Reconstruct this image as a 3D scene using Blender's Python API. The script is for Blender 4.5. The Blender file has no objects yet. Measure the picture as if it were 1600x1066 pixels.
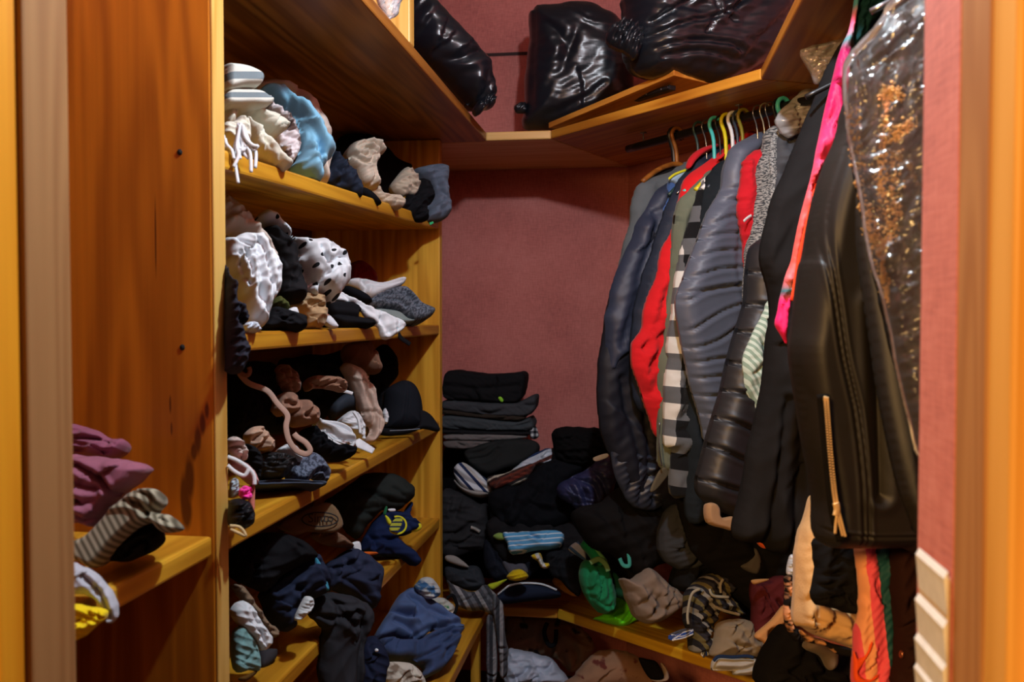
import bpy, bmesh, math, random
import numpy as np
from mathutils import Vector, Matrix, Euler

# ---------------------------------------------------------------- camera, world, lights, exposure
SC = bpy.context.scene
COL = SC.collection
F = 1400.0; CZ = 1.44
YAW = math.radians(8.13); PIT = math.radians(1.68)
cam_d = bpy.data.cameras.new('camera'); cam = bpy.data.objects.new('camera', cam_d); COL.objects.link(cam)
cam.location = (0, 0, CZ); cam.rotation_euler = (math.pi/2-PIT, 0, YAW)
cam_d.sensor_width = 36; cam_d.lens = F*36/1600; cam_d.clip_start = .02
cam_d.dof.use_dof = True; cam_d.dof.focus_distance = 2.15; cam_d.dof.aperture_fstop = 5.6
SC.camera = cam
w = bpy.data.worlds.new('world'); SC.world = w; w.use_nodes = True
w.node_tree.nodes['Background'].inputs[0].default_value = (1.0, .72, .45, 1)
w.node_tree.nodes['Background'].inputs[1].default_value = .03
def light(name, kind, loc, power, col, size, rot=None):
    l = bpy.data.lights.new(name, kind); o = bpy.data.objects.new(name, l); COL.objects.link(o)
    o.location = loc; l.energy = power; l.color = col
    if kind == 'AREA': l.shape = 'DISK'; l.size = size
    else: l.shadow_soft_size = size
    if rot: o.rotation_euler = rot
    return o
light('closet_lamp', 'POINT', (0.05, 1.13, CZ+.92), 64, (.76, .90, 1.0), .03)
light('room_lamp', 'AREA', (-1.0, -1.15, 2.1), 76, (1.0, .56, .19), .5, (math.radians(62), 0, math.radians(-24)))
vs = SC.view_settings; vs.view_transform = 'Standard'; vs.look = 'None'; vs.exposure = 0.0; vs.gamma = 1; vs.use_curve_mapping = False

# ---------------------------------------------------------------- helpers
RM = np.array(Euler((math.pi/2-PIT, 0, YAW)).to_matrix())
CP = np.array((0, 0, CZ))
CROP = {0:(0,0,1), 1:(320,80,3.8075), 2:(320,290,3.8075), 3:(320,520,3.8075), 4:(340,740,3.27), 5:(670,560,3.5525), 6:(670,780,3.7275),
 7:(0,600,2.2875), 8:(560,0,2.353), 9:(920,140,3.3306), 10:(920,420,2.8056), 11:(1160,0,2.666), 12:(1160,400,2.666), 13:(1000,740,3.2689),
 14:(1300,780,3.7267), 21:(340,540,6.661), 22:(340,660,5.328), 23:(500,520,4.845), 24:(440,760,6.154), 25:(1030,840,4.717), 26:(1060,150,7.105),
 16:(0,0,1), 27:(780,960,3.478), 28:(690,670,8.2)}
def PX(cr, pts):
    x, y, s = CROP[cr]
    p = np.array(pts, float).reshape(-1, 2)
    return p/s+np.array((x, y))
def rays(p):
    p = np.atleast_2d(p)
    d = np.stack([(p[:,0]-800)/F, -(p[:,1]-533)/F, -np.ones(len(p))], 1)
    return d@RM.T
def on_plane(p, q, n):                       # points of the plane (q, n) seen at photo positions p
    r = rays(p); t = ((q-CP)@n)/(r@n)
    return CP+r*t[:,None]
ROD0 = np.array((.008, 2.87, CZ+.535)); ROD = np.array((.605, -.797, 0)); ROD /= np.linalg.norm(ROD)
SX = -.651                                    # front of the left shelving
def norm(yaw, tilt):
    a, b = math.radians(yaw), math.radians(tilt)
    return np.array((math.sin(a)*math.cos(b), -math.cos(a)*math.cos(b), math.sin(b)))
def anchor(px, at, yaw, tilt):
    k, v = at
    px = np.atleast_2d(px)
    if k == 't': return ROD0+ROD*v, ROD.copy()
    if k == 'y': q = on_plane(px, np.array((0, v, 0.)), np.array((0, 1., 0)))[0]
    if k == 'i': q = on_plane(px, np.array((SX-v, 0, 0.)), np.array((1., 0, 0)))[0]
    if k == 'z': q = on_plane(px, np.array((0, 0, CZ+v)), np.array((0, 0, 1.)))[0]
    return q, norm(yaw, tilt)
def lin(c):
    return tuple((v/255/12.92 if v/255 <= .04045 else ((v/255+.055)/1.055)**2.4) for v in c)

def put(name, verts, faces, mat, parent=None, loc=None, smooth=True, uv=None):
    v = np.asarray(verts, float)
    if parent is not None: base = np.array(parent['_w'])
    else: base = np.array(loc) if loc is not None else np.array(((v[:,0].min()+v[:,0].max())/2, (v[:,1].min()+v[:,1].max())/2, v[:,2].min()))
    me = bpy.data.meshes.new(name); me.from_pydata((v-base).tolist(), [], [list(map(int, f)) for f in faces])
    if uv is not None:
        L = me.uv_layers.new(name='UVMap'); idx = np.zeros(len(me.loops), int); me.loops.foreach_get('vertex_index', idx)
        L.data.foreach_set('uv', np.asarray(uv, np.float32)[idx].ravel())
    me.polygons.foreach_set('use_smooth', [smooth]*len(me.polygons)); me.update()
    bm = bmesh.new(); bm.from_mesh(me); bmesh.ops.recalc_face_normals(bm, faces=bm.faces); bm.to_mesh(me); bm.free()
    if mat: me.materials.append(mat)
    o = bpy.data.objects.new(name, me); COL.objects.link(o)
    if parent is not None: o.parent = parent; o.location = (0, 0, 0); o['_w'] = tuple(base)
    else: o.location = tuple(base); o['_w'] = tuple(base)
    return o
def tag(o, label, cat, group=None, kind=None):
    if label: o['label'] = label
    if cat: o['category'] = cat
    if group: o['group'] = group
    if kind: o['kind'] = kind
    return o
def thing(name, label, cat, loc, group=None, kind=None):
    o = bpy.data.objects.new(name, None); COL.objects.link(o); o.location = tuple(loc); o['_w'] = tuple(float(a) for a in loc); o.empty_display_size = .05
    return tag(o, label, cat, group, kind)

def smooth_poly(p, n=4):
    q = []
    m = len(p)
    for i in range(m):
        a, b, c, d = p[i-1], p[i], p[(i+1)%m], p[(i+2)%m]
        for k in range(n):
            t = k/n
            q.append(.5*((2*b)+(-a+c)*t+(2*a-5*b+4*c-d)*t*t+(-a+3*b-3*c+d)*t**3))
    return np.array(q)
def smooth_line(p, n=6):
    p = np.asarray(p, float); q = []
    for i in range(len(p)-1):
        a = p[max(i-1, 0)]; b = p[i]; c = p[i+1]; d = p[min(i+2, len(p)-1)]
        for k in range(n):
            t = k/n; q.append(.5*((2*b)+(-a+c)*t+(2*a-5*b+4*c-d)*t*t+(-a+3*b-3*c+d)*t**3))
    q.append(p[-1]); return np.array(q)
def seg_dist(pts, a, b, sign=False):
    best = np.full(len(pts), 1e9); near = np.zeros_like(pts); sd_ = np.ones(len(pts))
    for i in range(len(a)):
        d = b[i]-a[i]; L = d@d
        if L < 1e-12: continue
        t = np.clip(((pts-a[i])@d)/L, 0, 1); q = a[i]+t[:,None]*d
        e = np.hypot(*(pts-q).T); m = e < best
        best[m] = e[m]; near[m] = q[m]
        if sign: sd_[m] = np.sign(d[0]*(pts[m,1]-a[i][1])-d[1]*(pts[m,0]-a[i][0]))
    return (best, near, sd_) if sign else (best, near)
def inside(pts, poly):
    x, y = pts[:,0], pts[:,1]; r = np.zeros(len(pts), bool); n = len(poly)
    for i in range(n):
        x1, y1 = poly[i]; x2, y2 = poly[(i+1)%n]
        if y1 == y2: continue
        r ^= ((y1 > y) != (y2 > y)) & (x < (x2-x1)*(y-y1)/(y2-y1)+x1)
    return r
def folds_fn(u, v, ang, lam, seed):
    rnd = random.Random(seed); s = [rnd.uniform(0, 6.28) for _ in range(8)]
    a = math.radians(ang); p = u*math.cos(a)+v*math.sin(a); q = -u*math.sin(a)+v*math.cos(a)
    wrp = .9*np.sin(q/(1.1*lam)+s[0])+.6*np.sin(q/(.55*lam)+p/(1.6*lam)+s[1])+.6*np.sin((p*.7-q*.5)/(.9*lam)+s[2])
    r = np.sin(math.pi*p/lam+.75*wrp+s[3])
    r = 1.3-2.2*np.sqrt(r*r+.006) if seed % 2 else 2.0*np.sqrt(r*r+.004)-1.1
    amp = .65+.35*np.sin(q/(1.3*lam)+p/(2.1*lam)+s[4])
    k = np.sin(2*math.pi*(p*.6+q*.45)/(lam*.62)+1.3*wrp+s[5])
    k = 1-2*np.abs(k)
    return r*amp+.33*k
NB = [0]
def blob(name, cr, pts, at, mat, yaw=25, tilt=12, tf=.04, tb=.05, R=None, folds=None, cre=(), label=None, cat=None, group=None, parent=None,
         smooth=True, cell=None, anc=None, kind=None, auto=None, adir=None):
    """A piece of cloth with its own distance and thickness: an outline on a plane standing in the scene, filled out front and back, with folds and creases."""
    NB[0] += 1
    p0 = PX(cr, pts); poly = smooth_poly(p0) if smooth else np.repeat(p0, 1, 0)
    if folds and smooth:                      # slightly ragged cloth outline
        m_ = len(poly); th = np.arange(m_)*2*math.pi/m_; rq = random.Random(NB[0]*3+2); tg = np.roll(poly, -1, 0)-np.roll(poly, 1, 0); tg /= np.hypot(*tg.T)[:,None]+1e-9
        am_ = min(2.0, .014*math.sqrt(np.prod(np.ptp(poly, axis=0)))); nz_ = sum(am_/(1+.12*f)*math.sin(rq.uniform(0, 6))*np.sin(f*th+rq.uniform(0, 6)) for f in (5, 8, 12, 17, 24))
        poly = poly+np.stack([-tg[:,1], tg[:,0]], 1)*nz_[:,None]
    lo, hi = poly.min(0), poly.max(0); size = hi-lo
    c = cell or min(3.4, max(1.1, math.sqrt(size[0]*size[1])/56))
    nx, ny = int(size[0]/c)+2, int(size[1]/c)+2
    gx, gy = np.meshgrid(lo[0]-c/2+np.arange(nx+1)*c, lo[1]-c/2+np.arange(ny+1)*c)
    G = np.stack([gx.ravel(), gy.ravel()], 1)
    cx, cy = np.meshgrid(lo[0]+np.arange(nx)*c, lo[1]+np.arange(ny)*c)
    ins = inside(np.stack([cx.ravel(), cy.ravel()], 1), poly).reshape(ny, nx)
    vid = np.arange((nx+1)*(ny+1)).reshape(ny+1, nx+1)
    jj, ii = np.nonzero(ins)
    Q = np.stack([vid[jj,ii], vid[jj,ii+1], vid[jj+1,ii+1], vid[jj+1,ii]], 1)
    cnt = np.bincount(Q.ravel(), minlength=len(G)); used = np.nonzero(cnt)[0]
    rem = -np.ones(len(G), int); rem[used] = np.arange(len(used)); Q = rem[Q]; V = G[used]; bd = cnt[used] < 4
    D, near = seg_dist(V, poly, np.roll(poly, -1, 0))
    V = V.copy(); V[bd] = near[bd]; D[bd] = 0
    Rm = R or max(2.0, D.max()*.95)
    prof = np.sqrt(np.clip(1-(1-np.clip(D/Rm, 0, 1))**2, 0, 1))
    ap = PX(cr, anc)[0] if anc is not None else (p0.mean(0) if at[0] != 'z' else p0[np.argmax(p0[:,1])])
    q, n = anchor(ap, at, yaw, tilt)
    P = on_plane(V, q, n)
    dep = np.linalg.norm(P-CP, axis=1).mean(); mpp = dep/F
    h = tf*prof
    edge = np.clip(D/(Rm*.35), 0, 1)
    if folds:
        for f in (folds if isinstance(folds, list) else [folds]):
            h = h+f[2]*edge*folds_fn(V[:,0], V[:,1], f[0], f[1], f[3] if len(f) > 3 else NB[0])
    for cr_ in cre:
        l = smooth_line(PX(cr, cr_[0])); am = cr_[1] if len(cr_) > 1 else .012; wd = cr_[2] if len(cr_) > 2 else 4.0
        d, _ = seg_dist(V, l[:-1], l[1:])
        h = h-am*np.exp(-d/wd*.9)*np.clip(D/3+.3, 0, 1)+.35*am*np.exp(-((d-2.2*wd)/(1.2*wd))**2)*edge
    na = auto if auto is not None else (int(min(9, max(2, math.sqrt(size[0]*size[1])/11))) if folds else 0)
    if na:                                    # natural creases and overlapping folds, all running roughly one way
        rn = random.Random(NB[0]*7+1); main = math.radians(adir) if adir is not None else rn.uniform(0, math.pi)
        ids = np.nonzero(D > .25*D.max())[0]; S = math.sqrt(size[0]*size[1])
        for k in range(na):
            p = V[ids[rn.randrange(len(ids))]].copy(); a = main+rn.gauss(0, .38); ln = S*rn.uniform(.28, .75); cv = rn.gauss(0, .9)/6
            p = p-np.array((math.cos(a), math.sin(a)))*ln/2; l = [p.copy()]
            for j in range(6):
                p = p+np.array((math.cos(a), math.sin(a)))*ln/6; a += cv+rn.gauss(0, .12); l.append(p.copy())
            l = smooth_line(np.array(l), 3); d, nr, sg = seg_dist(V, l[:-1], l[1:], True)
            tt = np.clip(np.minimum(np.hypot(*(nr-l[0]).T), np.hypot(*(nr-l[-1]).T))/(ln*.3), 0, 1)
            am = min(.016, S*mpp*.085)*rn.uniform(.5, 1.1); wd = max(1.6, S*.035)
            if k % 2: h = h+am*.55*np.where(sg > 0, np.exp(-d/(wd*4)), -np.exp(-d/(wd*2)))*tt*edge
            else: h = h+am*(-np.exp(-d/wd)+.5*np.exp(-((d-2.4*wd)/(1.5*wd))**2))*tt*edge
    fr = P+n*h[:,None]; bk = P-n*(tb*prof+.0015)[:,None]
    N = len(V); bmap = np.arange(N)+N; 
    verts = np.vstack([fr, bk]); faces = np.vstack([Q, bmap[Q[:, ::-1]]]).tolist()
    # rim between front and back
    E = {}
    for f in Q:
        for a, b in ((f[0],f[1]),(f[1],f[2]),(f[2],f[3]),(f[3],f[0])):
            if (b, a) in E: del E[(b, a)]
            else: E[(a, b)] = 1
    faces += [[b, a, a+N, b+N] for a, b in E]
    uv = np.stack([(V[:,0]-lo[0])*mpp, -(V[:,1]-hi[1])*mpp], 1); uv = np.vstack([uv, uv])
    o = put(name, verts, faces, mat, parent, None, True, uv)
    if parent is None: tag(o, label, cat, group, kind)
    elif label: o['label'] = label
    return o
def line3(cr, pts, at, yaw=25, tilt=12, off=0.0, anc=None):
    p = PX(cr, pts); q, n = anchor(PX(cr, anc)[0] if anc is not None else p.mean(0), at, yaw, tilt)
    return on_plane(p, q, n)+n*off, n
def sweep(name, pts, r, mat, parent=None, flat=1.0, seg=8, nrm=None, smooth=6, taper=None, caps=True, label=None, cat=None, group=None):
    """tube (or flat strap) along a 3D path; flat<1 squeezes it along nrm"""
    p = smooth_line(pts, smooth) if smooth else np.asarray(pts, float)
    n = len(p); T = np.gradient(p, axis=0); T /= np.linalg.norm(T, axis=1)[:,None]+1e-9
    up = np.array(nrm if nrm is not None else (.3, -.2, .93)); verts = []; faces = []
    for i in range(n):
        b = np.cross(T[i], up); b /= np.linalg.norm(b)+1e-9; u = np.cross(b, T[i])
        rr = r*(taper[0]+(taper[1]-taper[0])*i/(n-1) if taper else 1)
        for k in range(seg):
            a = 2*math.pi*k/seg; verts.append(p[i]+b*math.cos(a)*rr+u*math.sin(a)*rr*flat)
    for i in range(n-1):
        for k in range(seg):
            faces.append([i*seg+k, i*seg+(k+1)%seg, (i+1)*seg+(k+1)%seg, (i+1)*seg+k])
    if caps: faces += [list(range(seg))[::-1], [(n-1)*seg+k for k in range(seg)]]
    o = put(name, verts, faces, mat, parent)
    if parent is None: tag(o, label, cat, group)
    elif label: o['label'] = label
    return o
def strap(name, cr, pts, at, r, mat, yaw=25, tilt=12, off=0., flat=.3, parent=None, **k):
    l, n = line3(cr, pts, at, yaw, tilt, off, k.pop('anc', None))
    return sweep(name, l, r, mat, parent, flat, nrm=n, **k)
def prism(name, poly, z0, z1, mat, parent=None, bev=.004, zs=None):
    """horizontal board with outline poly (x, y); zs = own top height per corner"""
    bm = bmesh.new(); n = len(poly); th = z1-z0
    t = [bm.verts.new((x, y, (zs[i] if zs else z1))) for i, (x, y) in enumerate(poly)]
    b = [bm.verts.new((x, y, (zs[i]-th if zs else z0))) for i, (x, y) in enumerate(poly)]
    bm.faces.new(t); bm.faces.new(b[::-1])
    for i in range(n): bm.faces.new([t[i], b[i], b[(i+1)%n], t[(i+1)%n]])
    bmesh.ops.recalc_face_normals(bm, faces=bm.faces)
    if bev: bmesh.ops.bevel(bm, geom=bm.edges[:], offset=bev, segments=2, profile=.5, affect='EDGES')
    return fin(name, bm, mat, parent)
def fin(name, bm, mat, parent=None, smooth=False):
    bm.verts.index_update()
    V = [v.co[:] for v in bm.verts]; Fc = [[v.index for v in f.verts] for f in bm.faces]; bm.free()
    return put(name, V, Fc, mat, parent, smooth=smooth)
def box(name, x0, x1, y0, y1, z0, z1, mat, parent=None, bev=.003):
    return prism(name, [(x0,y0),(x1,y0),(x1,y1),(x0,y1)], z0, z1, mat, parent, bev)
def obox(name, c, ax, ay, az, mat, parent=None, bev=.002):
    """box from centre and three half-axis vectors"""
    bm = bmesh.new(); c, ax, ay, az = map(np.array, (c, ax, ay, az)); vs_ = {}
    for i in (-1,1):
        for j in (-1,1):
            for k in (-1,1): vs_[i,j,k] = bm.verts.new(tuple(c+ax*i+ay*j+az*k))
    for f in (((-1,-1,-1),(-1,1,-1),(1,1,-1),(1,-1,-1)),((-1,-1,1),(1,-1,1),(1,1,1),(-1,1,1)),((-1,-1,-1),(1,-1,-1),(1,-1,1),(-1,-1,1)),
              ((1,-1,-1),(1,1,-1),(1,1,1),(1,-1,1)),((1,1,-1),(-1,1,-1),(-1,1,1),(1,1,1)),((-1,1,-1),(-1,-1,-1),(-1,-1,1),(-1,1,1))): bm.faces.new([vs_[k] for k in f])
    bmesh.ops.recalc_face_normals(bm, faces=bm.faces)
    if bev: bmesh.ops.bevel(bm, geom=bm.edges[:], offset=bev, segments=2, profile=.5, affect='EDGES')
    return fin(name, bm, mat, parent)

# ---------------------------------------------------------------- materials
MC = {}
def newmat(name):
    m = bpy.data.materials.new(name); m.use_nodes = True; nt = m.node_tree
    return m, nt, nt.nodes['Principled BSDF'], nt.nodes.new, nt.links.new
def ramp(nt, stops, interp='LINEAR'):
    r = nt.nodes.new('ShaderNodeValToRGB'); r.color_ramp.interpolation = interp; e = r.color_ramp.elements
    while len(e) < len(stops): e.new(.5)
    for k, (p, c) in enumerate(stops): e[k].position = p; e[k].color = (*c, 1) if len(c) == 3 else c
    return r
def math_(nt, op, a, b=None, c=None):
    n = nt.nodes.new('ShaderNodeMath'); n.operation = op
    for k, v in enumerate((a, b, c)):
        if v is None: continue
        if isinstance(v, (int, float)): n.inputs[k].default_value = v
        else: nt.links.new(v, n.inputs[k])
    return n.outputs[0]
def mix(nt, fac, a, b):
    n = nt.nodes.new('ShaderNodeMix'); n.data_type = 'RGBA'
    for s, v in ((0, fac), (6, a), (7, b)):
        if isinstance(v, tuple): n.inputs[s].default_value = (*v, 1) if len(v) == 3 else v
        elif isinstance(v, (int, float)): n.inputs[s].default_value = v
        else: nt.links.new(v, n.inputs[s])
    return n.outputs[2]
def fab(col, pat=None, col2=None, p=.02, rough=.92, bump=.35, var=.18, sheen=.15, d=.5, ang=0, wv=900, spec=.2):
    key = ('fab', col, pat, str(col2), p, rough, bump, var, d, ang)
    if key in MC: return MC[key]
    m, nt, b, N, L = newmat('fabric'); MC[key] = m
    tc = N('ShaderNodeTexCoord'); c = lin(col)
    uvm = N('ShaderNodeMapping'); uvm.inputs['Rotation'].default_value = (0, 0, math.radians(ang)); L(tc.outputs['UV'], uvm.inputs[0])
    sx = N('ShaderNodeSeparateXYZ'); L(uvm.outputs[0], sx.inputs[0])
    nz = N('ShaderNodeTexNoise'); nz.inputs['Scale'].default_value = 14; nz.inputs['Detail'].default_value = 4; L(tc.outputs['Object'], nz.inputs['Vector'])
    base = c
    if pat == 'stripe':
        f = math_(nt, 'LESS_THAN', math_(nt, 'FRACT', math_(nt, 'DIVIDE', sx.outputs[1], p)), d); base = mix(nt, f, c, lin(col2))
    elif pat == 'multi':                       # repeating colour bands
        cs = [lin(k) for k in col2]; r = ramp(nt, [(i/len(cs), k) for i, k in enumerate(cs)], 'CONSTANT')
        L(math_(nt, 'FRACT', math_(nt, 'DIVIDE', sx.outputs[1], p)), r.inputs[0]); base = r.outputs[0]
    elif pat == 'band':                        # single bands at heights col2 = [(v0, v1, colour)]
        for v0, v1, k in col2:
            f = math_(nt, 'MULTIPLY', math_(nt, 'GREATER_THAN', sx.outputs[1], v0), math_(nt, 'LESS_THAN', sx.outputs[1], v1)); base = mix(nt, f, base, lin(k))
    elif pat == 'plaid':
        a = math_(nt, 'LESS_THAN', math_(nt, 'FRACT', math_(nt, 'DIVIDE', sx.outputs[0], p)), .5); e = math_(nt, 'LESS_THAN', math_(nt, 'FRACT', math_(nt, 'DIVIDE', sx.outputs[1], p)), .5)
        r = ramp(nt, [(0, lin((205,208,208))), (.3, lin((88,92,98))), (.7, lin((14,16,20)))], 'CONSTANT')
        L(math_(nt, 'MULTIPLY', math_(nt, 'ADD', a, e), .49), r.inputs[0]); base = r.outputs[0]
    elif pat == 'dots':
        v = N('ShaderNodeTexVoronoi'); v.voronoi_dimensions = '2D'; v.inputs['Scale'].default_value = 1/p; v.inputs['Randomness'].default_value = .75; L(uvm.outputs[0], v.inputs['Vector'])
        base = mix(nt, math_(nt, 'LESS_THAN', v.outputs['Distance'], d), c, lin(col2))
    elif pat == 'tweed':
        w1 = math_(nt, 'SINE', math_(nt, 'MULTIPLY', math_(nt, 'ADD', sx.outputs[0], sx.outputs[1]), 6.28/p)); w2 = math_(nt, 'SINE', math_(nt, 'MULTIPLY', math_(nt, 'SUBTRACT', sx.outputs[0], sx.outputs[1]), 6.28/p))
        base = mix(nt, math_(nt, 'GREATER_THAN', math_(nt, 'MULTIPLY', w1, w2), 0.0), c, lin(col2))
    elif pat == 'rib':
        f = math_(nt, 'SINE', math_(nt, 'MULTIPLY', sx.outputs[0], 6.28/p)); base = mix(nt, math_(nt, 'MULTIPLY_ADD', f, .5, .5), lin(col2), c)
    elif pat in ('blotch', 'speck'):
        n2 = N('ShaderNodeTexNoise'); n2.inputs['Scale'].default_value = 1/p; n2.inputs['Detail'].default_value = 3 if pat == 'blotch' else 6; L(tc.outputs['UV'], n2.inputs['Vector'])
        r = ramp(nt, [(d-.03, (0,0,0)), (d+.03, (1,1,1))]); L(n2.outputs[0], r.inputs[0]); base = mix(nt, r.outputs[0], c, lin(col2))
    elif pat == 'vramp':                       # dyed colours along the length
        n2 = N('ShaderNodeTexNoise'); n2.inputs['Scale'].default_value = 9; L(tc.outputs['UV'], n2.inputs['Vector'])
        t = math_(nt, 'ADD', math_(nt, 'DIVIDE', sx.outputs[1], p), math_(nt, 'MULTIPLY_ADD', n2.outputs[0], d, -d/2))
        r = ramp(nt, [(q, lin(k)) for q, k in col2]); L(t, r.inputs[0]); base = r.outputs[0]
    vr = ramp(nt, [(.25, (1-var,)*3), (.75, (1+var*.4,)*3)]); L(nz.outputs[0], vr.inputs[0])
    mm = N('ShaderNodeMix'); mm.data_type = 'RGBA'; mm.blend_type = 'MULTIPLY'; mm.inputs[0].default_value = 1
    if isinstance(base, tuple): mm.inputs[6].default_value = (*base, 1)
    else: L(base, mm.inputs[6])
    L(vr.outputs[0], mm.inputs[7]); L(mm.outputs[2], b.inputs['Base Color'])
    b.inputs['Roughness'].default_value = rough; lum = max(col); b.inputs['Sheen Weight'].default_value = sheen*.5*(lum > 90); b.inputs['Specular IOR Level'].default_value = spec if lum > 90 or rough < .8 else spec*.4
    n3 = N('ShaderNodeTexNoise'); n3.noise_type = 'RIDGED_MULTIFRACTAL'; n3.inputs['Scale'].default_value = 16; n3.inputs['Detail'].default_value = 3; n3.inputs['Distortion'].default_value = .6; L(tc.outputs['Object'], n3.inputs['Vector'])
    n4 = N('ShaderNodeTexNoise'); n4.inputs['Scale'].default_value = wv; L(tc.outputs['Object'], n4.inputs['Vector'])
    bp = N('ShaderNodeBump'); bp.inputs['Strength'].default_value = bump; bp.inputs['Distance'].default_value = .007
    L(math_(nt, 'MULTIPLY_ADD', n4.outputs[0], .12, n3.outputs[0]), bp.inputs['Height']); L(bp.outputs[0], b.inputs['Normal'])
    return m
def wood(axis, light_=(196,122,38), dark=(128,66,14), seed=0, knots=(), rough=.42, sc=1.0, fine=.5, rot=0):
    key = ('wood', axis, light_, dark, seed, str(knots), rough, rot)
    if key in MC: return MC[key]
    m, nt, b, N, L = newmat('pine_wood'); MC[key] = m
    g = N('ShaderNodeNewGeometry'); mr = N('ShaderNodeMapping'); mr.inputs['Rotation'].default_value = (0, 0, math.radians(rot)); L(g.outputs['Position'], mr.inputs[0]); mp = N('ShaderNodeMapping'); L(mr.outputs[0], mp.inputs[0])
    s = [11*sc, 11*sc, 11*sc]; s[axis] = .75; mp.inputs['Scale'].default_value = s; mp.inputs['Location'].default_value = (seed*3.1, seed*1.7, seed*2.3)
    n1 = N('ShaderNodeTexNoise'); n1.inputs['Scale'].default_value = .9; n1.inputs['Detail'].default_value = 2; L(mp.outputs[0], n1.inputs['Vector'])
    rings = math_(nt, 'MULTIPLY_ADD', math_(nt, 'SINE', math_(nt, 'MULTIPLY', n1.outputs[0], 46)), .5, .5)
    mp2 = N('ShaderNodeMapping'); L(mr.outputs[0], mp2.inputs[0]); s2 = [95, 95, 95]; s2[axis] = 2.2; mp2.inputs['Scale'].default_value = s2
    n2 = N('ShaderNodeTexNoise'); n2.inputs['Scale'].default_value = 1; n2.inputs['Detail'].default_value = 4; L(mp2.outputs[0], n2.inputs['Vector'])
    n3 = N('ShaderNodeTexNoise'); n3.inputs['Scale'].default_value = .35; L(mp.outputs[0], n3.inputs['Vector'])
    f = math_(nt, 'ADD', math_(nt, 'ADD', math_(nt, 'MULTIPLY', rings, .34), math_(nt, 'MULTIPLY', n2.outputs[0], fine)), math_(nt, 'MULTIPLY', n3.outputs[0], .35))
    r = ramp(nt, [(.3, lin(light_)), (.85, lin(dark))]); L(f, r.inputs[0]); base = r.outputs[0]
    for (kx, ky, kz), (rx, ry, rz), kc in knots:
        vm = N('ShaderNodeVectorMath'); vm.operation = 'SUBTRACT'; L(g.outputs['Position'], vm.inputs[0]); vm.inputs[1].default_value = (kx, ky, kz)
        vd = N('ShaderNodeVectorMath'); vd.operation = 'DIVIDE'; L(vm.outputs[0], vd.inputs[0]); vd.inputs[1].default_value = (rx, ry, rz)
        ln = N('ShaderNodeVectorMath'); ln.operation = 'LENGTH'; L(vd.outputs[0], ln.inputs[0])
        k = ramp(nt, [(.55, (1,1,1)), (1.0, (0,0,0))]); L(math_(nt, 'ADD', ln.outputs['Value'], math_(nt, 'MULTIPLY_ADD', n2.outputs[0], .5, -.25)), k.inputs[0]); base = mix(nt, k.outputs[0], base, lin(kc))
    L(base, b.inputs['Base Color']); b.inputs['Roughness'].default_value = rough; b.inputs['Specular IOR Level'].default_value = .35
    bp = N('ShaderNodeBump'); bp.inputs['Strength'].default_value = .12; bp.inputs['Distance'].default_value = .003; L(f, bp.inputs['Height']); L(bp.outputs[0], b.inputs['Normal'])
    return m
def plain(col, rough=.5, metal=0., spec=.5, bump=0., bs=60, coat=0., trans=0.):
    key = ('plain', col, rough, metal, spec, bump, bs, coat, trans)
    if key in MC: return MC[key]
    m, nt, b, N, L = newmat('surface'); MC[key] = m
    n = N('ShaderNodeTexNoise'); n.inputs['Scale'].default_value = bs; n.inputs['Detail'].default_value = 4
    tc = N('ShaderNodeTexCoord'); L(tc.outputs['Object'], n.inputs['Vector']); c = lin(col)
    r = ramp(nt, [(.3, tuple(v*.9 for v in c)), (.7, tuple(min(1, v*1.06) for v in c))]); L(n.outputs[0], r.inputs[0]); L(r.outputs[0], b.inputs['Base Color'])
    b.inputs['Roughness'].default_value = rough; b.inputs['Metallic'].default_value = metal; b.inputs['Specular IOR Level'].default_value = spec; b.inputs['Coat Weight'].default_value = coat
    b.inputs['Transmission Weight'].default_value = trans
    if bump:
        bp = N('ShaderNodeBump'); bp.inputs['Strength'].default_value = bump; bp.inputs['Distance'].default_value = .01; L(n.outputs[0], bp.inputs['Height']); L(bp.outputs[0], b.inputs['Normal'])
    return m
def film(col=(235,240,245), tr=.75, rough=.1, bs=22):
    key = ('film', col, tr, rough, bs)
    if key in MC: return MC[key]
    m, nt, b, N, L = newmat('clear_film'); MC[key] = m
    b.inputs['Base Color'].default_value = (*lin(col), 1); b.inputs['Roughness'].default_value = .5
    gl = N('ShaderNodeBsdfGlossy'); gl.inputs['Roughness'].default_value = rough; gl.inputs['Color'].default_value = (1, 1, 1, 1)
    t = N('ShaderNodeBsdfTransparent'); m1 = N('ShaderNodeMixShader'); m2 = N('ShaderNodeMixShader'); fr = N('ShaderNodeFresnel'); fr.inputs['IOR'].default_value = 1.6
    n = N('ShaderNodeTexNoise'); n.noise_type = 'RIDGED_MULTIFRACTAL'; n.inputs['Scale'].default_value = bs; n.inputs['Detail'].default_value = 2; n.inputs['Distortion'].default_value = .8
    tc = N('ShaderNodeTexCoord'); L(tc.outputs['Object'], n.inputs['Vector'])
    bp = N('ShaderNodeBump'); bp.inputs['Strength'].default_value = .16; bp.inputs['Distance'].default_value = .006; L(n.outputs[0], bp.inputs['Height'])
    for x in (gl, fr, b): L(bp.outputs[0], x.inputs['Normal'])
    m1.inputs[0].default_value = tr; L(b.outputs[0], m1.inputs[1]); L(t.outputs[0], m1.inputs[2])
    L(fr.outputs[0], m2.inputs[0]); L(m1.outputs[0], m2.inputs[1]); L(gl.outputs[0], m2.inputs[2]); L(m2.outputs[0], nt.nodes['Material Output'].inputs['Surface'])
    return m
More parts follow.
